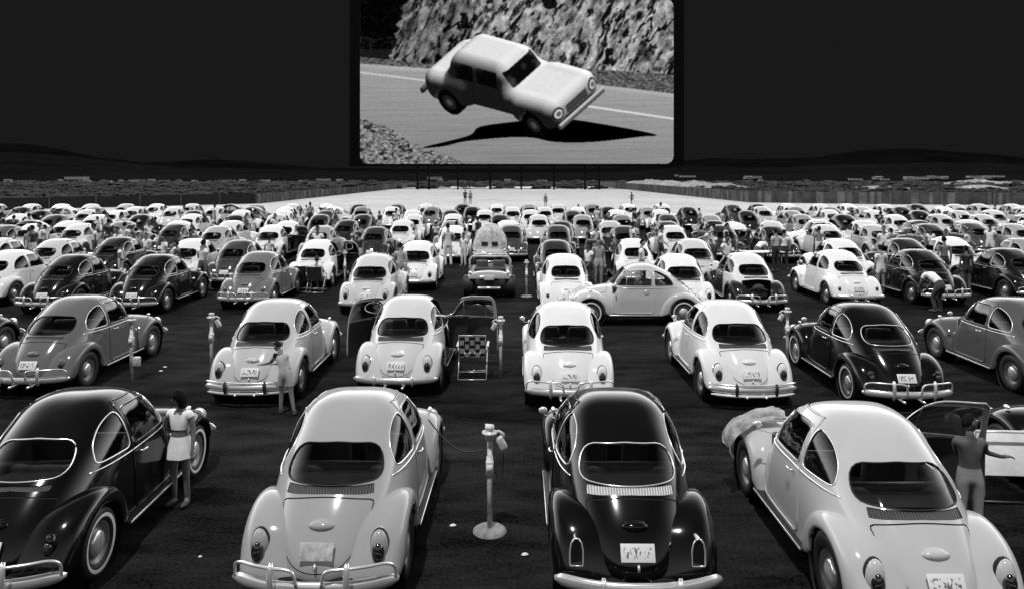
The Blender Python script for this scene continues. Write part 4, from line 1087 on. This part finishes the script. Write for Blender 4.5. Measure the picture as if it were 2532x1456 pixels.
isw = dwheel(*P3) < .025; rw_ = np.minimum(np.hypot(lx - 1.3, lz - .32), np.hypot(lx + 1.25, lz - .32)); col = np.where(isw, np.where(rw_ < .19, .25 + .4 * lam, .03), col); col = np.where(isw & (rw_ < .09), .6, col)
inarch = (dbody(*P3) < .03) & (lz < .72) & (np.abs(ly_) < .60) & (rw_ < .5); col = np.where(inarch, .02, col)
col = np.where(dtrim(*P3) < .025, .25 + .7 * lam ** 2, col); col = np.where((lz < .33) & ~isw, .04, col)
# soft shadow cast by the cabin and body upon themselves
tt = np.full(rx.shape, .06); sh_ = np.ones(rx.shape)
for k in range(26):
    d = dall(*tolocal(rx + Ld[0] * tt, ry + Ld[1] * tt, rz + Ld[2] * tt)); sh_ = np.minimum(sh_, np.clip(9 * d / tt + .35, 0, 1)); tt = tt + np.clip(d, .03, .3)
col = col * (.45 + .55 * sh_)
tmp_ = I[reg]; tmp_[hit] = col[hit]; I[reg] = tmp_
I = I * (.97 + .06 * fbm(PX / 8, PY / 8, 131, 3)); k3 = np.array([1, 2, 1]) / 4.
for ax_ in (0, 1): I = sum(k3[i] * np.roll(I, i - 1, ax_) for i in range(3))
I = np.clip(I, 0, 1); LIN = np.where(I <= .04045, I / 12.92, ((I + .055) / 1.055) ** 2.4)
# rounded corners
xs = np.linspace(-SW / 2, SW / 2, GW); zs = np.linspace(SH / 2, -SH / 2, GH); XX, ZZ = np.meshgrid(xs, zs)
rc = 1.75; qx_ = np.clip(np.abs(XX) - (SW / 2 - rc), 0, None); qz_ = np.clip(np.abs(ZZ) - (SH / 2 - rc), 0, None); ok = np.hypot(qx_, qz_) <= rc + .01
me = bpy.data.meshes.new('projected_picture')
V = np.stack([XX.ravel(), np.zeros(GW * GH), ZZ.ravel() + zc], 1)
idx = np.arange(GW * GH).reshape(GH, GW); Q = np.stack([idx[:-1, :-1], idx[1:, :-1], idx[1:, 1:], idx[:-1, 1:]], -1).reshape(-1, 4)
okf = ok.ravel()[Q].all(1); Q = Q[okf]
me.vertices.add(len(V)); me.vertices.foreach_set('co', V.ravel().astype(np.float32))
me.loops.add(len(Q) * 4); me.loops.foreach_set('vertex_index', Q.ravel().astype(np.int32))
me.polygons.add(len(Q)); me.polygons.foreach_set('loop_start', np.arange(0, len(Q) * 4, 4, dtype=np.int32))
me.update(calc_edges=True); me.validate()
ca = me.color_attributes.new('picture', 'FLOAT_COLOR', 'POINT'); cc = np.ones((GW * GH, 4), np.float32); cc[:, :3] = LIN.ravel()[:, None]; ca.data.foreach_set('color', cc.ravel())
m = bpy.data.materials.new('projected_picture'); m.use_nodes = True; n = m.node_tree.nodes; l = m.node_tree.links; n.clear()
at = n.new('ShaderNodeAttribute'); at.attribute_name = 'picture'; em = n.new('ShaderNodeEmission'); em.inputs[1].default_value = 1.0; l.new(at.outputs['Color'], em.inputs[0])
oo = n.new('ShaderNodeOutputMaterial'); l.new(em.outputs[0], oo.inputs[0]); me.materials.append(m)
link('projected_picture', me, scr, loc=(0, .15, 0))

# ------------------------------------------------------------------ speaker posts
def speaker_meshes():
    K = {}
    K['pole'] = MB().tube([(0, 0, 0), (0, 0, .5), (0, 0, 1.02)], [.030, .030, .028], 12).mesh('pole', 'pole')
    K['cap'] = MB().lathe([(.0001, 1.17), (.045, 1.165), (.055, 1.14), (.045, 1.125), (.045, 1.105), (.085, 1.095), (.088, 1.08), (.05, 1.055), (.042, 1.0), (.0001, 1.0)], 'z', 20).mesh('lamp_head', 'cast')
    K['sleeve'] = MB().box((0, 0, .70), (.085, .085, .16), .015).tube([(0, 0, .60), (0, 0, .82)], .036, 12).mesh('junction_box', 'cast')
    K['tag'] = MB().box((0, -.046, .70), (.07, .006, .09)).mesh('number_plaque', 'web_white')
    K['base'] = MB().lathe([(.0001, .045), (.10, .045), (.15, .035), (.185, .012), (.19, -.02)], 'z', 22).mesh('concrete_base', 'concrete')
    sp = MB(); sp.box((.13, 0, .97), (.085, .075, .15), .022, Matrix.Rotation(R(-28), 4, 'Y'), seg=3).tube([(.04, 0, 1.09), (.10, 0, 1.10), (.15, 0, 1.07), (.155, 0, 1.02)], .016, 8)
    K['speaker'] = sp.mesh('hanging_speaker', 'cast')
    K['cord'] = MB().tube([Vector(p) for p in catmull([(.03, 0, .75), (.10, .02, .55), (.14, .02, .62), (.15, 0, .88)], np.linspace(0, 3, 20))], .006, 6).mesh('cord', 'rubber')
    K['box'] = MB().box((.10, 0, .33), (.13, .10, .17), .02).mesh('meter_box', 'cast')
    return K
SPK = speaker_meshes()
def speaker(px, py, label, group='speaker posts between the cars', left=False, right=False, base=False, rz=0, box=False, loc=None, h=1.0):
    p = at_z(px, py) if loc is None else Vector(loc)
    t = empty('speaker_post', (p.x, p.y, 0), R(rz), label, 'speaker post', group); t.scale = (1, 1, h)
    link('pole', SPK['pole'], t); link('lamp_head', SPK['cap'], t); b = link('junction_box', SPK['sleeve'], t); link('number_plaque', SPK['tag'], b)
    if base: link('concrete_base', SPK['base'], t)
    if right: link('hanging_speaker', SPK['speaker'], t)
    if left: link('hanging_speaker', SPK['speaker'], t, rot=(0, 0, PI))
    if left or right: link('cord', SPK['cord'], t, rot=(0, 0, 0 if right else PI))
    if box: link('meter_box', SPK['box'], t)
speaker(1211, 1312, 'tall speaker post on a round concrete pad between the two front middle cars', right=True, base=True)
speaker(325, 938, 'speaker post with a low box beside the grey car of the second row', box=True, h=1.05)
speaker(523, 925, 'slim pale speaker post just left of the silver car in the second row', right=True, h=1.03)
speaker(1238, 930, 'pale speaker post right of the webbed folding chair', left=True)
speaker(1947, 900, 'speaker post with an angled speaker beside the glossy black second row car', left=True)
speaker(1302, 733, 'thin speaker post with white foot right of the beach buggy', base=True)
speaker(853, 714, 'white thick speaker post right of the white car behind the lawn chairs', h=1.12)
speaker(870, 640, 'far thin speaker post left of the small dark car in the fourth row'); speaker(960, 628, 'short pale post right of the small dark car in the fourth row', h=.9)
speaker(740, 620, 'thin pale post between the grey and the white car, upper left centre', h=1.1)

# ------------------------------------------------------------------ folding chairs
def chair_meshes():
    K = {}
    wv = MB(); bk = MB()
    # seat faces +y; backrest leaning at the rear (-y)
    def pt(u, v): return Vector((u, -.24 - .14 * v, .42 + .42 * v))
    fr = [pt(-.26, 1.0), pt(-.26, 0)]
    K['frame'] = MB().tube([(-.27, -.38, .02), (-.27, -.05, .40), (-.27, .24, .42), (-.27, .30, .40)], .0125, 8).tube([(.27, -.38, .02), (.27, -.05, .40), (.27, .24, .42), (.27, .30, .40)], .0125, 8) \
        .tube([(-.25, .28, .02), (-.25, -.24, .42), (-.25, -.385, .86), (.25, -.385, .86), (.25, -.24, .42), (.25, .28, .02)], .0125, 8).tube([(-.27, -.38, .02), (.27, -.38, .02)], .0125, 8).tube([(-.25, .28, .02), (.25, .28, .02)], .0125, 8).tube([(-.27, -.28, .14), (.27, -.28, .14)], .010, 8).mesh('tube_frame', 'alu')
    K['arm'] = MB().box((.29, -.06, .63), (.045, .42, .018), .006).tube([(.28, .12, .62), (.275, .16, .42)], .0115, 8).tube([(.28, -.24, .62), (.265, -.27, .52)], .0115, 8).mesh('armrest', 'web_white'); K['armL'] = mirror(K['arm'], 'armrest')
    n = 4
    for kind in ('web_white', 'web_dark'):
        b = MB()
        for i in range(5):
            u = -.20 + .10 * i
            for j in range(5):
                v = .10 + .20 * j; over = (i + j) % 2
                if kind == 'web_white':
                    c = pt(u, v); b.box((c.x, c.y - (.006 if over else -.004), c.z), (.078, .006, .088), 0, Matrix.Rotation(R(18), 4, 'X'))
                    b.box((u, -.20 + .11 * j, .425 + (.003 if over else -.003)), (.078, .10, .005))
                else:
                    c = pt(u, v); b.box((c.x, c.y - (-.004 if over else .006), c.z), (.094, .005, .065), 0, Matrix.Rotation(R(18), 4, 'X'))
        K[kind] = b.mesh('woven_' + ('white' if kind == 'web_white' else 'dark') + '_webbing', kind, False)
    K['cloth'] = MB().box((0, -.315, .64), (.47, .012, .44), .003, Matrix.Rotation(R(18), 4, 'X')).box((0, .03, .425), (.47, .50, .010)).mesh('sling', 'matte', False)
    return K
CHK = chair_meshes()
def chair(x, y, rz, label, woven=True, tone=.8, group=None, s=1):
    t = empty('folding_chair', (x, y, 0), R(rz), label, 'chair', group); t.scale = (s, s, s)
    link('tube_frame', CHK['frame'], t); link('armrest', CHK['arm'], t); link('armrest', CHK['armL'], t)
    if woven: link('white_webbing', CHK['web_white'], t); link('dark_webbing', CHK['web_dark'], t)
    else: link('sling', CHK['cloth'], t, color=tone)
p = at_z(1168, 938); chair(p.x, p.y + .3, 0, 'folding lawn chair with black and white checked webbing by the open car door', s=1.0)
p = at_z(745, 722); chair(p.x, p.y + .3, 6, 'dark folding chair standing left of the seated person in the third row', woven=False, tone=.05)
p = at_z(778, 724); chair(p.x, p.y + .3, 0, 'dark folding chair with a person sitting in it, third row', woven=False, tone=.08); person('sit', p.x, p.y + .42, 0, 1.6, .6, .2, .3, label='person seated with their back to us in a dark folding chair', hair=.01)
p = at_z(2490, 1262); 
# big white-backed lounge chair at the right edge
t = empty('lounge_chair', (5.86, 8.85, 0), R(-4), 'folding lounge chair with a big white cloth back at the right edge', 'chair')
t.scale = (1, 1, .90)
link('tube_frame', MB().tube([(-.36, .0, .02), (-.36, -.02, .42), (-.36, -.10, .98), (.36, -.10, .98), (.36, -.02, .42), (.36, 0, .02)], .014, 8).tube([(-.36, 0, .02), (.36, 0, .02)], .012, 8).tube([(-.36, -.01, .42), (-.36, .62, .45), (.36, .62, .45), (.36, -.01, .42)], .014, 8).tube([(-.36, .60, .45), (-.30, .80, .02), (.30, .80, .02), (.36, .60, .45)], .012, 8).mesh('tube_frame', 'alu'), t)
M['sheet'] = mat('white_cloth', .8, .8, var=.12, scale=5, bump=(9, .5, .02))
link('cloth_back', MB().box((0, -.075, .70), (.70, .02, .56), .006, Matrix.Rotation(R(-20), 4, 'X')).mesh('cloth_back', 'sheet'), t)
link('cloth_seat', MB().box((0, .30, .425), (.68, .60, .02), .005).mesh('cloth_seat', 'web_dark'), t)

# ------------------------------------------------------------------ the cars
G2_ = 'cars parked in the second row'; G1_ = 'cars parked in the front row'; G3_ = 'cars parked in the third row'
car(1.14, 8.40, -.6, .003, 'late', 0, 'glossy black car with bright vent louvres, front row right of the concrete-footed post', G1_, frame='chrome', bumper='guards', lamp='tomb', vent='vent_white')
car(-1.71, 8.42, -1.2, .36, 'late', 0, 'mid grey car of the front row left of the concrete-footed post', G1_, bumper='towel', vent='vent', dim=True)
car(3.58, 7.90, 0, .50, 'late', 0, 'pale cream car of the front row with a blanket over its fender', G1_, open_doors={'R': 72})
car(-4.79, 8.42, 1.8, .003, 'early', 0, 'black car at the lower left with the girl at its door', G1_, frame='chrome', ww=True)
car(7.1, 8.5, 0, .003, 'early', 0, 'black car cut off by the right edge behind the white lounge chair', G1_, frame='chrome')
car(-8.5, 14.83, -.6, .13, 'early', 0, 'dull grey car in the second row beside the post with the low box', G2_)
car(-4.46, 14.39, 0, .50, 'late', 0, 'silver car of the second row with a child at its engine lid', G2_, bumper='band', ww=False)
car(-1.98, 14.8, -2, .62, 'late', 0, 'cream car of the second row with both doors open', G2_, bumper='guards', open_doors={'R': 74, 'L': 33})
car(.97, 14.1, -.3, .78, 'late', 0, 'bright white car in the middle of the second row', G2_, bumper='towel', trim=False, open_doors={})
car(4.02, 14.25, .5, .74, 'late', 0, 'white car of the second row left of the glossy black one', G2_, bumper='band', vent=None)
car(6.52, 14.0, -.5, .003, 'early', 0, 'glossy black car of the second row with white number plate', G2_, frame='chrome', ww=True)
car(9.75, 14.6, 0, .09, 'early', 0, 'dark grey car at the right edge of the second row', G2_)
car(-11.6, 14.7, 0, .02, 'early', 0, 'dark car whose fender just shows at the left edge', G2_)
# third row and the car crossing the lane
def carp(px, py, tone, style='early', lod=1, label='', group=None, yaw=0, dy=0, **kw):
    d = at_z(px, py, 1.53); return car(d.x, d.y + .1 + dy, yaw, tone, style, lod, label, group, **kw)
p = at_z(1590, 797); car(p.x - .22, p.y + .3, 90, .55, 'early', 0, 'pale car seen side-on, crossing the lane behind the second row', None, trim=True, ww=True)
T = [(38, 617, .75, 'white car cut by the left edge in the third row'), (192, 627, .006, 'dark car second from the left in the third row'), (397, 627, .006, 'dark car with bright bumper third from the left in the third row'),
     (650, 620, .16, 'grey car of the third row beside the folding chairs'), (930, 627, .60, 'pale car of the third row left of the beach buggy'), (1393, 627, .84, 'white car of the third row right of the beach buggy'),
     (1672, 627, .86, 'white car behind the tail of the side-on car'), (2062, 617, .84, 'white car without trim in the third row, right of the two-tone car'),
     (2262, 615, .006, 'dark car of the third row with the man in white behind it'), (2482, 612, .008, 'dark car at the right edge of the third row')]
for px, py, tn, lb in T: carp(px, py, tn, 'late' if tn in (.60, .86) else 'early', 0, lb, G3_, bumper='towel' if tn < .2 else 'guards')
carp(1836, 624, .02, 'early', 0, 'two-tone car with white roof and missing engine lid in the third row', G3_, roof=.75, lid=False)
rowlab = ['fourth', 'fifth', 'sixth']
ord_ = ORD
def toneword(t): return 'white' if t > .65 else 'pale' if t > .35 else 'grey' if t > .07 else 'dark'
R4 = [(2, 588, .7), (150, 590, .55), (300, 585, .015), (482, 590, .78), (598, 592, .05), (792, 592, .84), (1037, 595, .84), (1372, 592, .03), (1562, 590, .84), (1708, 590, .6), (2070, 590, .8), (2228, 588, .02), (2340, 585, .82), (2522, 588, .3)]
R5 = [(20, 556, .1), (92, 553, .75), (205, 552, .7), (440, 553, .03), (545, 558, .4), (680, 556, .82), (800, 558, .3), (932, 560, .03), (1122, 558, .84), (1264, 556, .06), (1378, 556, .05), (1540, 558, .04), (1658, 557, .7), (1780, 556, .03), (1905, 558, .02), (2035, 555, .6), (2152, 555, .45), (2290, 553, .04), (2395, 550, .06), (2500, 553, .35)]
for r_i, RR in enumerate((R4, R5)):
    for k, (px, py, tn) in enumerate(RR):
        od = {(0, 8): {'L': 80}, (0, 5): {'R': 48}, (1, 5): {'R': 60}}.get((r_i, k), {})
        carp(px, py, tn, 'late' if (k * 7 + r_i) % 3 == 0 else 'early', 0 if od else 1, open_doors=od, label= '%s car, %s from the left in the %s row' % (toneword(tn), ord_[k], rowlab[r_i]), group='cars parked in the %s row' % rowlab[r_i], bumper='towel' if tn < .2 else 'guards')
rs = random.Random(21)
rows = [(37.8, 'sixth'), (43.2, 'seventh'), (48.3, 'eighth'), (53.0, 'ninth'), (57.5, 'tenth')]
tones = [.84, .8, .75, .6, .5, .7, .3, .2, .03, .02, .05, .012, .8, .65]
def nth(k): return ord_[k] if k < 20 else '%dth' % (k + 1)
for yi, (Y, nm) in enumerate(rows):
    hw = Y * .70 + 1.5; x = -hw + rs.uniform(0, 2); cnt = {}
    while x < hw:
        if rs.random() > .06:
            tn = rs.choice(tones); w_ = toneword(tn); cnt[w_] = cnt.get(w_, 0) + 1
            car(x, Y + rs.uniform(-.6, .6), rs.uniform(-5, 5) + (90 if rs.random() < .04 else 0), tn, rs.choice(('late', 'early', 'early')), 1 if yi < 1 else 2,
                '%s car, %s of its tone from the left in the %s row' % (w_, nth(cnt[w_] - 1), nm), 'cars parked in the %s row' % nm)
        x += rs.uniform(2.2, 3.0)

# ------------------------------------------------------------------ beach buggies
def buggy(x, y, yaw, top, label, tone=.5):
    t = empty('beach_buggy', (x, y, 0), R(yaw), label, 'beach buggy')
    CARS.append((x, y, yaw, 'beach buggy')); CARS.append((x, y - 3.2, yaw, 'beach buggy'))
    V = []; Fc = []; st = [(-1.55, .40, .62, .66), (-1.45, .60, .60, .76), (-1.2, .74, .50, .82), (-.8, .76, .36, .80), (-.2, .72, .32, .62), (.5, .74, .34, .66), (1.1, .74, .44, .78), (1.6, .60, .50, .66), (1.75, .35, .52, .58)]
    n = 17
    for (yy, w_, zb, zt) in st:
        for k in range(n):
            a = PI * k / (n - 1); V.append((w_ * math.cos(a) * (1 if abs(math.cos(a)) < .98 else 1), yy, zb + (zt - zb) * math.sin(a) ** .45))
    for i in range(len(st) - 1):
        for k in range(n - 1): Fc.append((i * n + k, (i + 1) * n + k, (i + 1) * n + k + 1, i * n + k + 1))
    Fc.append(tuple(range(n)));
    me = from_pd('tub', V, Fc, 'paint'); bm = bmesh.new(); bm.from_mesh(me); bmesh.ops.recalc_face_normals(bm, faces=bm.faces); bm.to_mesh(me); bm.free()
    link('tub', me, t, color=tone)
    link('cockpit', MB().box((0, .05, .66), (1.05, 1.3, .34), .06).mesh('cockpit', 'interior'), t)
    link('roll_bar', MB().tube([(-.66, -.55, .5), (-.66, -.60, 1.10), (-.58, -.62, 1.22), (.58, -.62, 1.22), (.66, -.60, 1.10), (.66, -.55, .5)], .035, 10).mesh('roll_bar', 'cast'), t)
    link('windscreen_frame', MB().tube([(-.62, .66, .74), (-.56, .50, 1.16), (.56, .50, 1.16), (.62, .66, .74)], .022, 8, closed=True).mesh('windscreen_frame', 'chrome'), t)
    for s in (-1, 1):
        link('seat', MB().box((s * .28, -.05, .78), (.40, .14, .50), .05).box((s * .28, .18, .62), (.40, .42, .14), .05).mesh('seat', 'seat'), t)
        for yy in (-1.12, 1.25):
            w2 = empty('wheel', (s * .66, yy, .35)); w2.parent = t; w2.rotation_euler = (0, 0, 0 if s > 0 else PI); w2.scale = (2.0 if yy < 0 else 1.3, 1.05, 1.05)
            link('tyre', KIT[('late', 1)]['tyre'], w2); link('rim', KIT[('late', 1)]['rim'], w2)
        link('taillight', MB().ball((s * .60, -1.40, .78), (.06, .06, .06), 2).mesh('taillight', 'chrome'), t)
    link('exhaust', MB().tube([(-.35, -1.62, .34), (.35, -1.62, .34)], .045, 10).mesh('exhaust', 'chrome'), t)
    link('engine', MB().box((0, -1.35, .42), (.6, .4, .3), .05).mesh('engine', 'black'), t)
    link('licence_plate', MB().box((0, -1.60, .66), (.30, .02, .16), .005).mesh('licence_plate', 'plate'), t)
    link('steering_wheel', MB().tube([Vector((-.28 + .18 * math.cos(a), .42, .92 + .18 * math.sin(a))) for a in np.linspace(0, 2 * PI, 18, endpoint=False)], .013, 6, closed=True).mesh('steering_wheel', 'black'), t)
    if top:
        V = []; Fc = []; st = [(-1.15, .60, .78, 1.38), (-1.0, .64, .80, 1.66), (-.3, .66, .86, 1.86), (.35, .64, .9, 1.74), (.62, .58, .9, 1.3)]
        for (yy, w_, zb, zt) in st:
            for k in range(n):
                a = PI * k / (n - 1); V.append((1.12 * w_ * math.cos(a) * (1 - .22 * math.sin(a)), yy, zb + (zt - zb) * math.sin(a) ** .9))
        for i in range(len(st) - 1):
            for k in range(n - 1): Fc.append((i * n + k, (i + 1) * n + k, (i + 1) * n + k + 1, i * n + k + 1))
        Fc.append(tuple(range(n)))
        V = [tuple(Vector(v) + Vector((1, .5, 1)) * .05 * noise.noise(Vector(v) * 4)) for v in V]; link('canvas_top', from_pd('canvas_top', V, Fc, 'canvas'), t)
        for s in (-1, 1): link('top_window', MB().box((s * .21, -1.155, 1.02), (.26, .03, .17), .012).mesh('top_window', 'glassdark'), t)
M['canvas'] = mat('canvas', .5, .9, var=.4, scale=6, bump=(10, .7, .03))
M['glassdark'] = mat('dark_pane', .02, .15, coat=1)
p = at_z(1210, 735); buggy(p.x, p.y + 1.3, 0, False, 'open beach buggy with roll bar and fat tyres in the third row', .30)
p = at_z(1210, 668); buggy(p.x, p.y + 1.6, 0, True, 'beach buggy with a peaked pale canvas top behind the open one', .5)

# ------------------------------------------------------------------ blanket, umbrella, table
bl = bmesh.new(); nx, ny = 34, 16; G = [[None] * ny for _ in range(nx)]
bp_ = catmull([(3.34, 1.0), (3.16, 1.01), (2.96, .97), (2.79, .88), (2.67, .75), (2.65, .62), (2.70, .53)], np.linspace(0, 6, nx))
for i in range(nx):
    for j in range(ny):
        v = j / (ny - 1); x, z = bp_[i]; y = 7.90 + 1.02 + v * (.50 - .16 * i / nx) + .05 * i / nx
        q = noise.noise(Vector((x * 5, y * 7, 1))) * .05 + noise.noise(Vector((x * 15, y * 15, 4))) * .022
        G[i][j] = bl.verts.new((x + q * .6, y + q * .3, z + q - .05 * (2 * v - 1) ** 2))
for i in range(nx - 1):
    for j in range(ny - 1): bl.faces.new((G[i][j], G[i + 1][j], G[i + 1][j + 1], G[i][j + 1]))
g2 = bmesh.ops.solidify(bl, geom=bl.faces[:], thickness=.05)
M['quilt'] = mat('quilt', .5, .9, var=.45, scale=7, bump=(12, .8, .03))
tag(link('blanket', mesh('blanket', bl, 'quilt')), 'rumpled quilted blanket draped over the left front fender of the cream car', 'blanket')
def umbrella(px, py, label):
    p = at_z(px, py); t = empty('beach_umbrella', (p.x, p.y, 0), 0, label, 'umbrella'); t.scale = (.72, .72, .76)
    cn = MB(); cn.lathe([(.0001, 2.15), (.35, 2.08), (.75, 1.93), (1.12, 1.70), (1.10, 1.66), (.7, 1.86)], 'z', 10)
    link('canopy', cn.mesh('canopy', 'sheet', False), t); link('pole', MB().tube([(0, 0, 0), (0, 0, 2.2)], .02, 8).mesh('pole', 'alu'), t)
umbrella(1812, 632, 'pale open beach umbrella among the cars right of centre')
p = at_z(1885, 668); t = empty('folding_table', (p.x, p.y, 0), R(8), 'folding picnic table with white top behind the two-tone car', 'table')
link('table_top', MB().box((0, 0, .74), (1.6, .7, .04), .01).mesh('table_top', 'sheet'), t)
for sx_ in (-.7, .7):
    for sy_ in (-.28, .28): link('leg', MB().tube([(sx_, sy_, 0), (sx_ * .95, sy_, .72)], .014, 6).mesh('leg', 'alu'), t)

# ------------------------------------------------------------------ the people
def pp(pose, px, py, yaw, h, top, bottom, sk, label, **kw):
    p = at_z(px, py); return person(pose, p.x, p.y, yaw, h, top, bottom, sk, label=label, **kw)
pp('girl', 446, 1246, 172, 1.36, .85, .85, .16, 'girl in a white sleeveless top and white skirt standing at the black car\'s door')
pp('reach', 706, 1022, 0, 1.22, .42, .40, .17, 'child in pale clothes leaning over the silver car\'s engine lid')
person('boy', 4.86, 7.86, -12, 1.36, .09, .30, .08, label='dark-haired boy in grey shirt reaching towards the white lounge chair')
pp('stand', 2178, 727, 4, 1.58, .86, .80, .30, 'person in white top and white shorts standing right of the white third row car')
pp('bend', 2318, 772, 20, 1.7, .88, .05, .12, 'man in a bright white shirt bending over behind the dark third row car')
pp('stand', 2335, 706, -10, 1.7, .30, .03, .20, 'bare-chested person standing behind the dark third row car', shirt=False)
pp('stand', 2393, 722, 10, 1.35, .85, .05, .22, 'boy in white shirt and dark shorts near the right edge')
pp('trousers', 1150, 648, 20, 1.5, .8, .7, .25, 'person in pale clothes walking behind the white fifth row car')
pp('walk', 1128, 630, -30, 1.6, .03, .05, .12, 'dark clothed person bent near the white fifth row car')
pp('walk', 990, 720, 10, 1.6, .45, .35, .3, 'grey clothed person just right of the pale third row car')
pp('stand', 1797, 668, 30, 1.55, .80, .5, .3, 'woman in pale top standing left of the picnic table')
pp('bend', 1875, 662, -60, 1.65, .86, .1, .25, 'person in white leaning over the picnic table')
pp('trousers', 1918, 672, 20, 1.7, .55, .02, .25, 'person in plaid shirt and dark trousers right of the picnic table')
pp('trousers', 1938, 668, -30, 1.62, .84, .02, .2, 'person in white shirt at the right end of the picnic table')
pp('walk', 1150, 505, 0, 1.8, .03, .03, .1, 'dark figure standing on the pale sand below the screen, left one')
pp('stand', 1163, 505, 0, 1.7, .25, .05, .1, 'greyish figure standing on the pale sand right of the dark one')
pp('walk', 1562, 509, 30, 1.6, .1, .03, .1, 'lone running figure on the sand right of centre')
pp('stand', 1349, 513, 0, 1.5, .1, .1, .1, 'small lone figure on the sand at the middle')
pp('stand', 2205, 660, 40, 1.6, .1, .1, .2, 'dark clothed person standing behind the white-clad person at right')
pp('stand', 1765, 640, 0, 1.6, .5, .3, .2, 'grey clothed person under the edge of the beach umbrella')
pp('walk', 1850, 640, 60, 1.6, .03, .03, .2, 'dark clothed person beside the beach umbrella pole')
rs = random.Random(5)
poses = ['stand', 'walk', 'trousers', 'stand', 'sit']
n = 0; used_l = set()
def free(x, y):
    for cx_, cy_, a, lb_ in CARS:
        if abs(x - cx_) < .95 and abs(y - cy_) < 2.2: return False
    return True
while n < 120:
    y = rs.choice((rs.uniform(24, 34), rs.uniform(30, 58), rs.uniform(38, 57))); x = rs.uniform(-1, 1) * y * .69
    if rs.random() < .35: x = rs.uniform(-.68, -.35) * y; y = rs.uniform(27, 45)
    if not free(x, y): continue
    tw = rs.random(); top = .85 if tw < .6 else .3 if tw < .75 else .03
    w_ = 'white' if top > .6 else 'grey' if top > .1 else 'dark'
    ps = rs.choice(poses); bt = rs.choice((.03, .1, .5, .8)); bw_ = 'dark' if bt < .2 else 'pale'
    c_ = min(CARS, key=lambda q: (q[0] - x) ** 2 + (q[1] - y) ** 2); rel = ('right of' if x > c_[0] else 'left of') if abs(x - c_[0]) > .9 else ('behind' if y > c_[1] else 'before')
    lab = '%s %s-topped %s %s the %s' % ('seated' if ps == 'sit' else 'tall' if n % 2 else 'short', w_, 'person', rel, c_[3].replace(' of its tone', '').replace(' from the left', ''))
    lab = ' '.join(lab.split()[:16])
    if lab in used_l: continue
    used_l.add(lab)
    person(ps, x, y, rs.uniform(0, 360), rs.uniform(1.68, 1.85) if n % 2 else rs.uniform(1.4, 1.6), top, bt, rs.choice((.12, .2, .3)), label=lab, group='people among the far cars', simple=True)
    n += 1
# small pale posts between far rows
for k in range(26):
    y = rs.choice((34, 39, 44, 48.3, 52.6)) + rs.uniform(-.5, .5); x = rs.uniform(-1, 1) * y * .68
    if not free(x, y): continue
    c_ = min(CARS, key=lambda q: (q[0] - x) ** 2 + (q[1] - y) ** 2)
    if (c_[3], x > c_[0]) in used_l: continue
    used_l.add((c_[3], x > c_[0]))
    speaker(0, 0, 'thin post %s the %s' % ('right of' if x > c_[0] else 'left of', c_[3].replace(' of its tone', '')), 'thin speaker posts among the far rows', loc=(x, y, 0), right=True)
# litter on the asphalt
for px, py, lb in ((408, 908, 'small white scrap of litter on the asphalt right of the low box post'), (1120, 1300, 'white scrap of litter left of the concrete pad'), (1298, 1372, 'grey crumpled wad on the asphalt left of the black front car'), (398, 918, 'tiny pale scrap beside the low box post')):
    p = at_z(px, py); b = MB().ball((0, 0, .012), (.035, .025, .012), 2)
    for v in b.bm.verts: v.co += Vector((noise.noise(v.co * 60), noise.noise(v.co * 50 + Vector((3, 0, 0))), 0)) * .012
    tag(link('litter', b.mesh('litter', 'sheet', False), loc=p), lb, 'litter')
lr = random.Random(11)
for k, wd in enumerate(('front row, left of the black cars gap', 'gap between the front and second rows, left', 'gap between the front and second rows, centre', 'gap between the front and second rows, right', 'lane behind the second row, left', 'lane behind the second row, right')):
    x_, y_ = ((-3.2, 7.6), (-6.2, 11.7), (-.4, 11.6), (5.2, 11.8), (-5.8, 17.9), (5.6, 18.2))[k]; sc_ = lr.uniform(.5, .9)
    b = MB().ball((0, 0, .01), (.03 * sc_, .022 * sc_, .01), 2)
    tag(link('litter', b.mesh('litter', 'sheet', False), loc=(x_, y_, 0)), 'tiny pale scrap on the asphalt, ' + wd, 'litter')
# speaker lead hooked on the grey front car's window
a = Vector((-1.0, 8.85, 1.0)); b = Vector((-.32, 8.62, .72))
lead = [a.lerp(b, t) + Vector((0, 0, -.16 * math.sin(PI * t))) for t in np.linspace(0, 1, 18)]
tag(link('speaker_lead', MB().tube(lead, .008, 6).mesh('speaker_lead', 'rubber')), 'black speaker cable slung from the grey front car\'s window to the post', 'cable')
print('objects', len(bpy.data.objects))
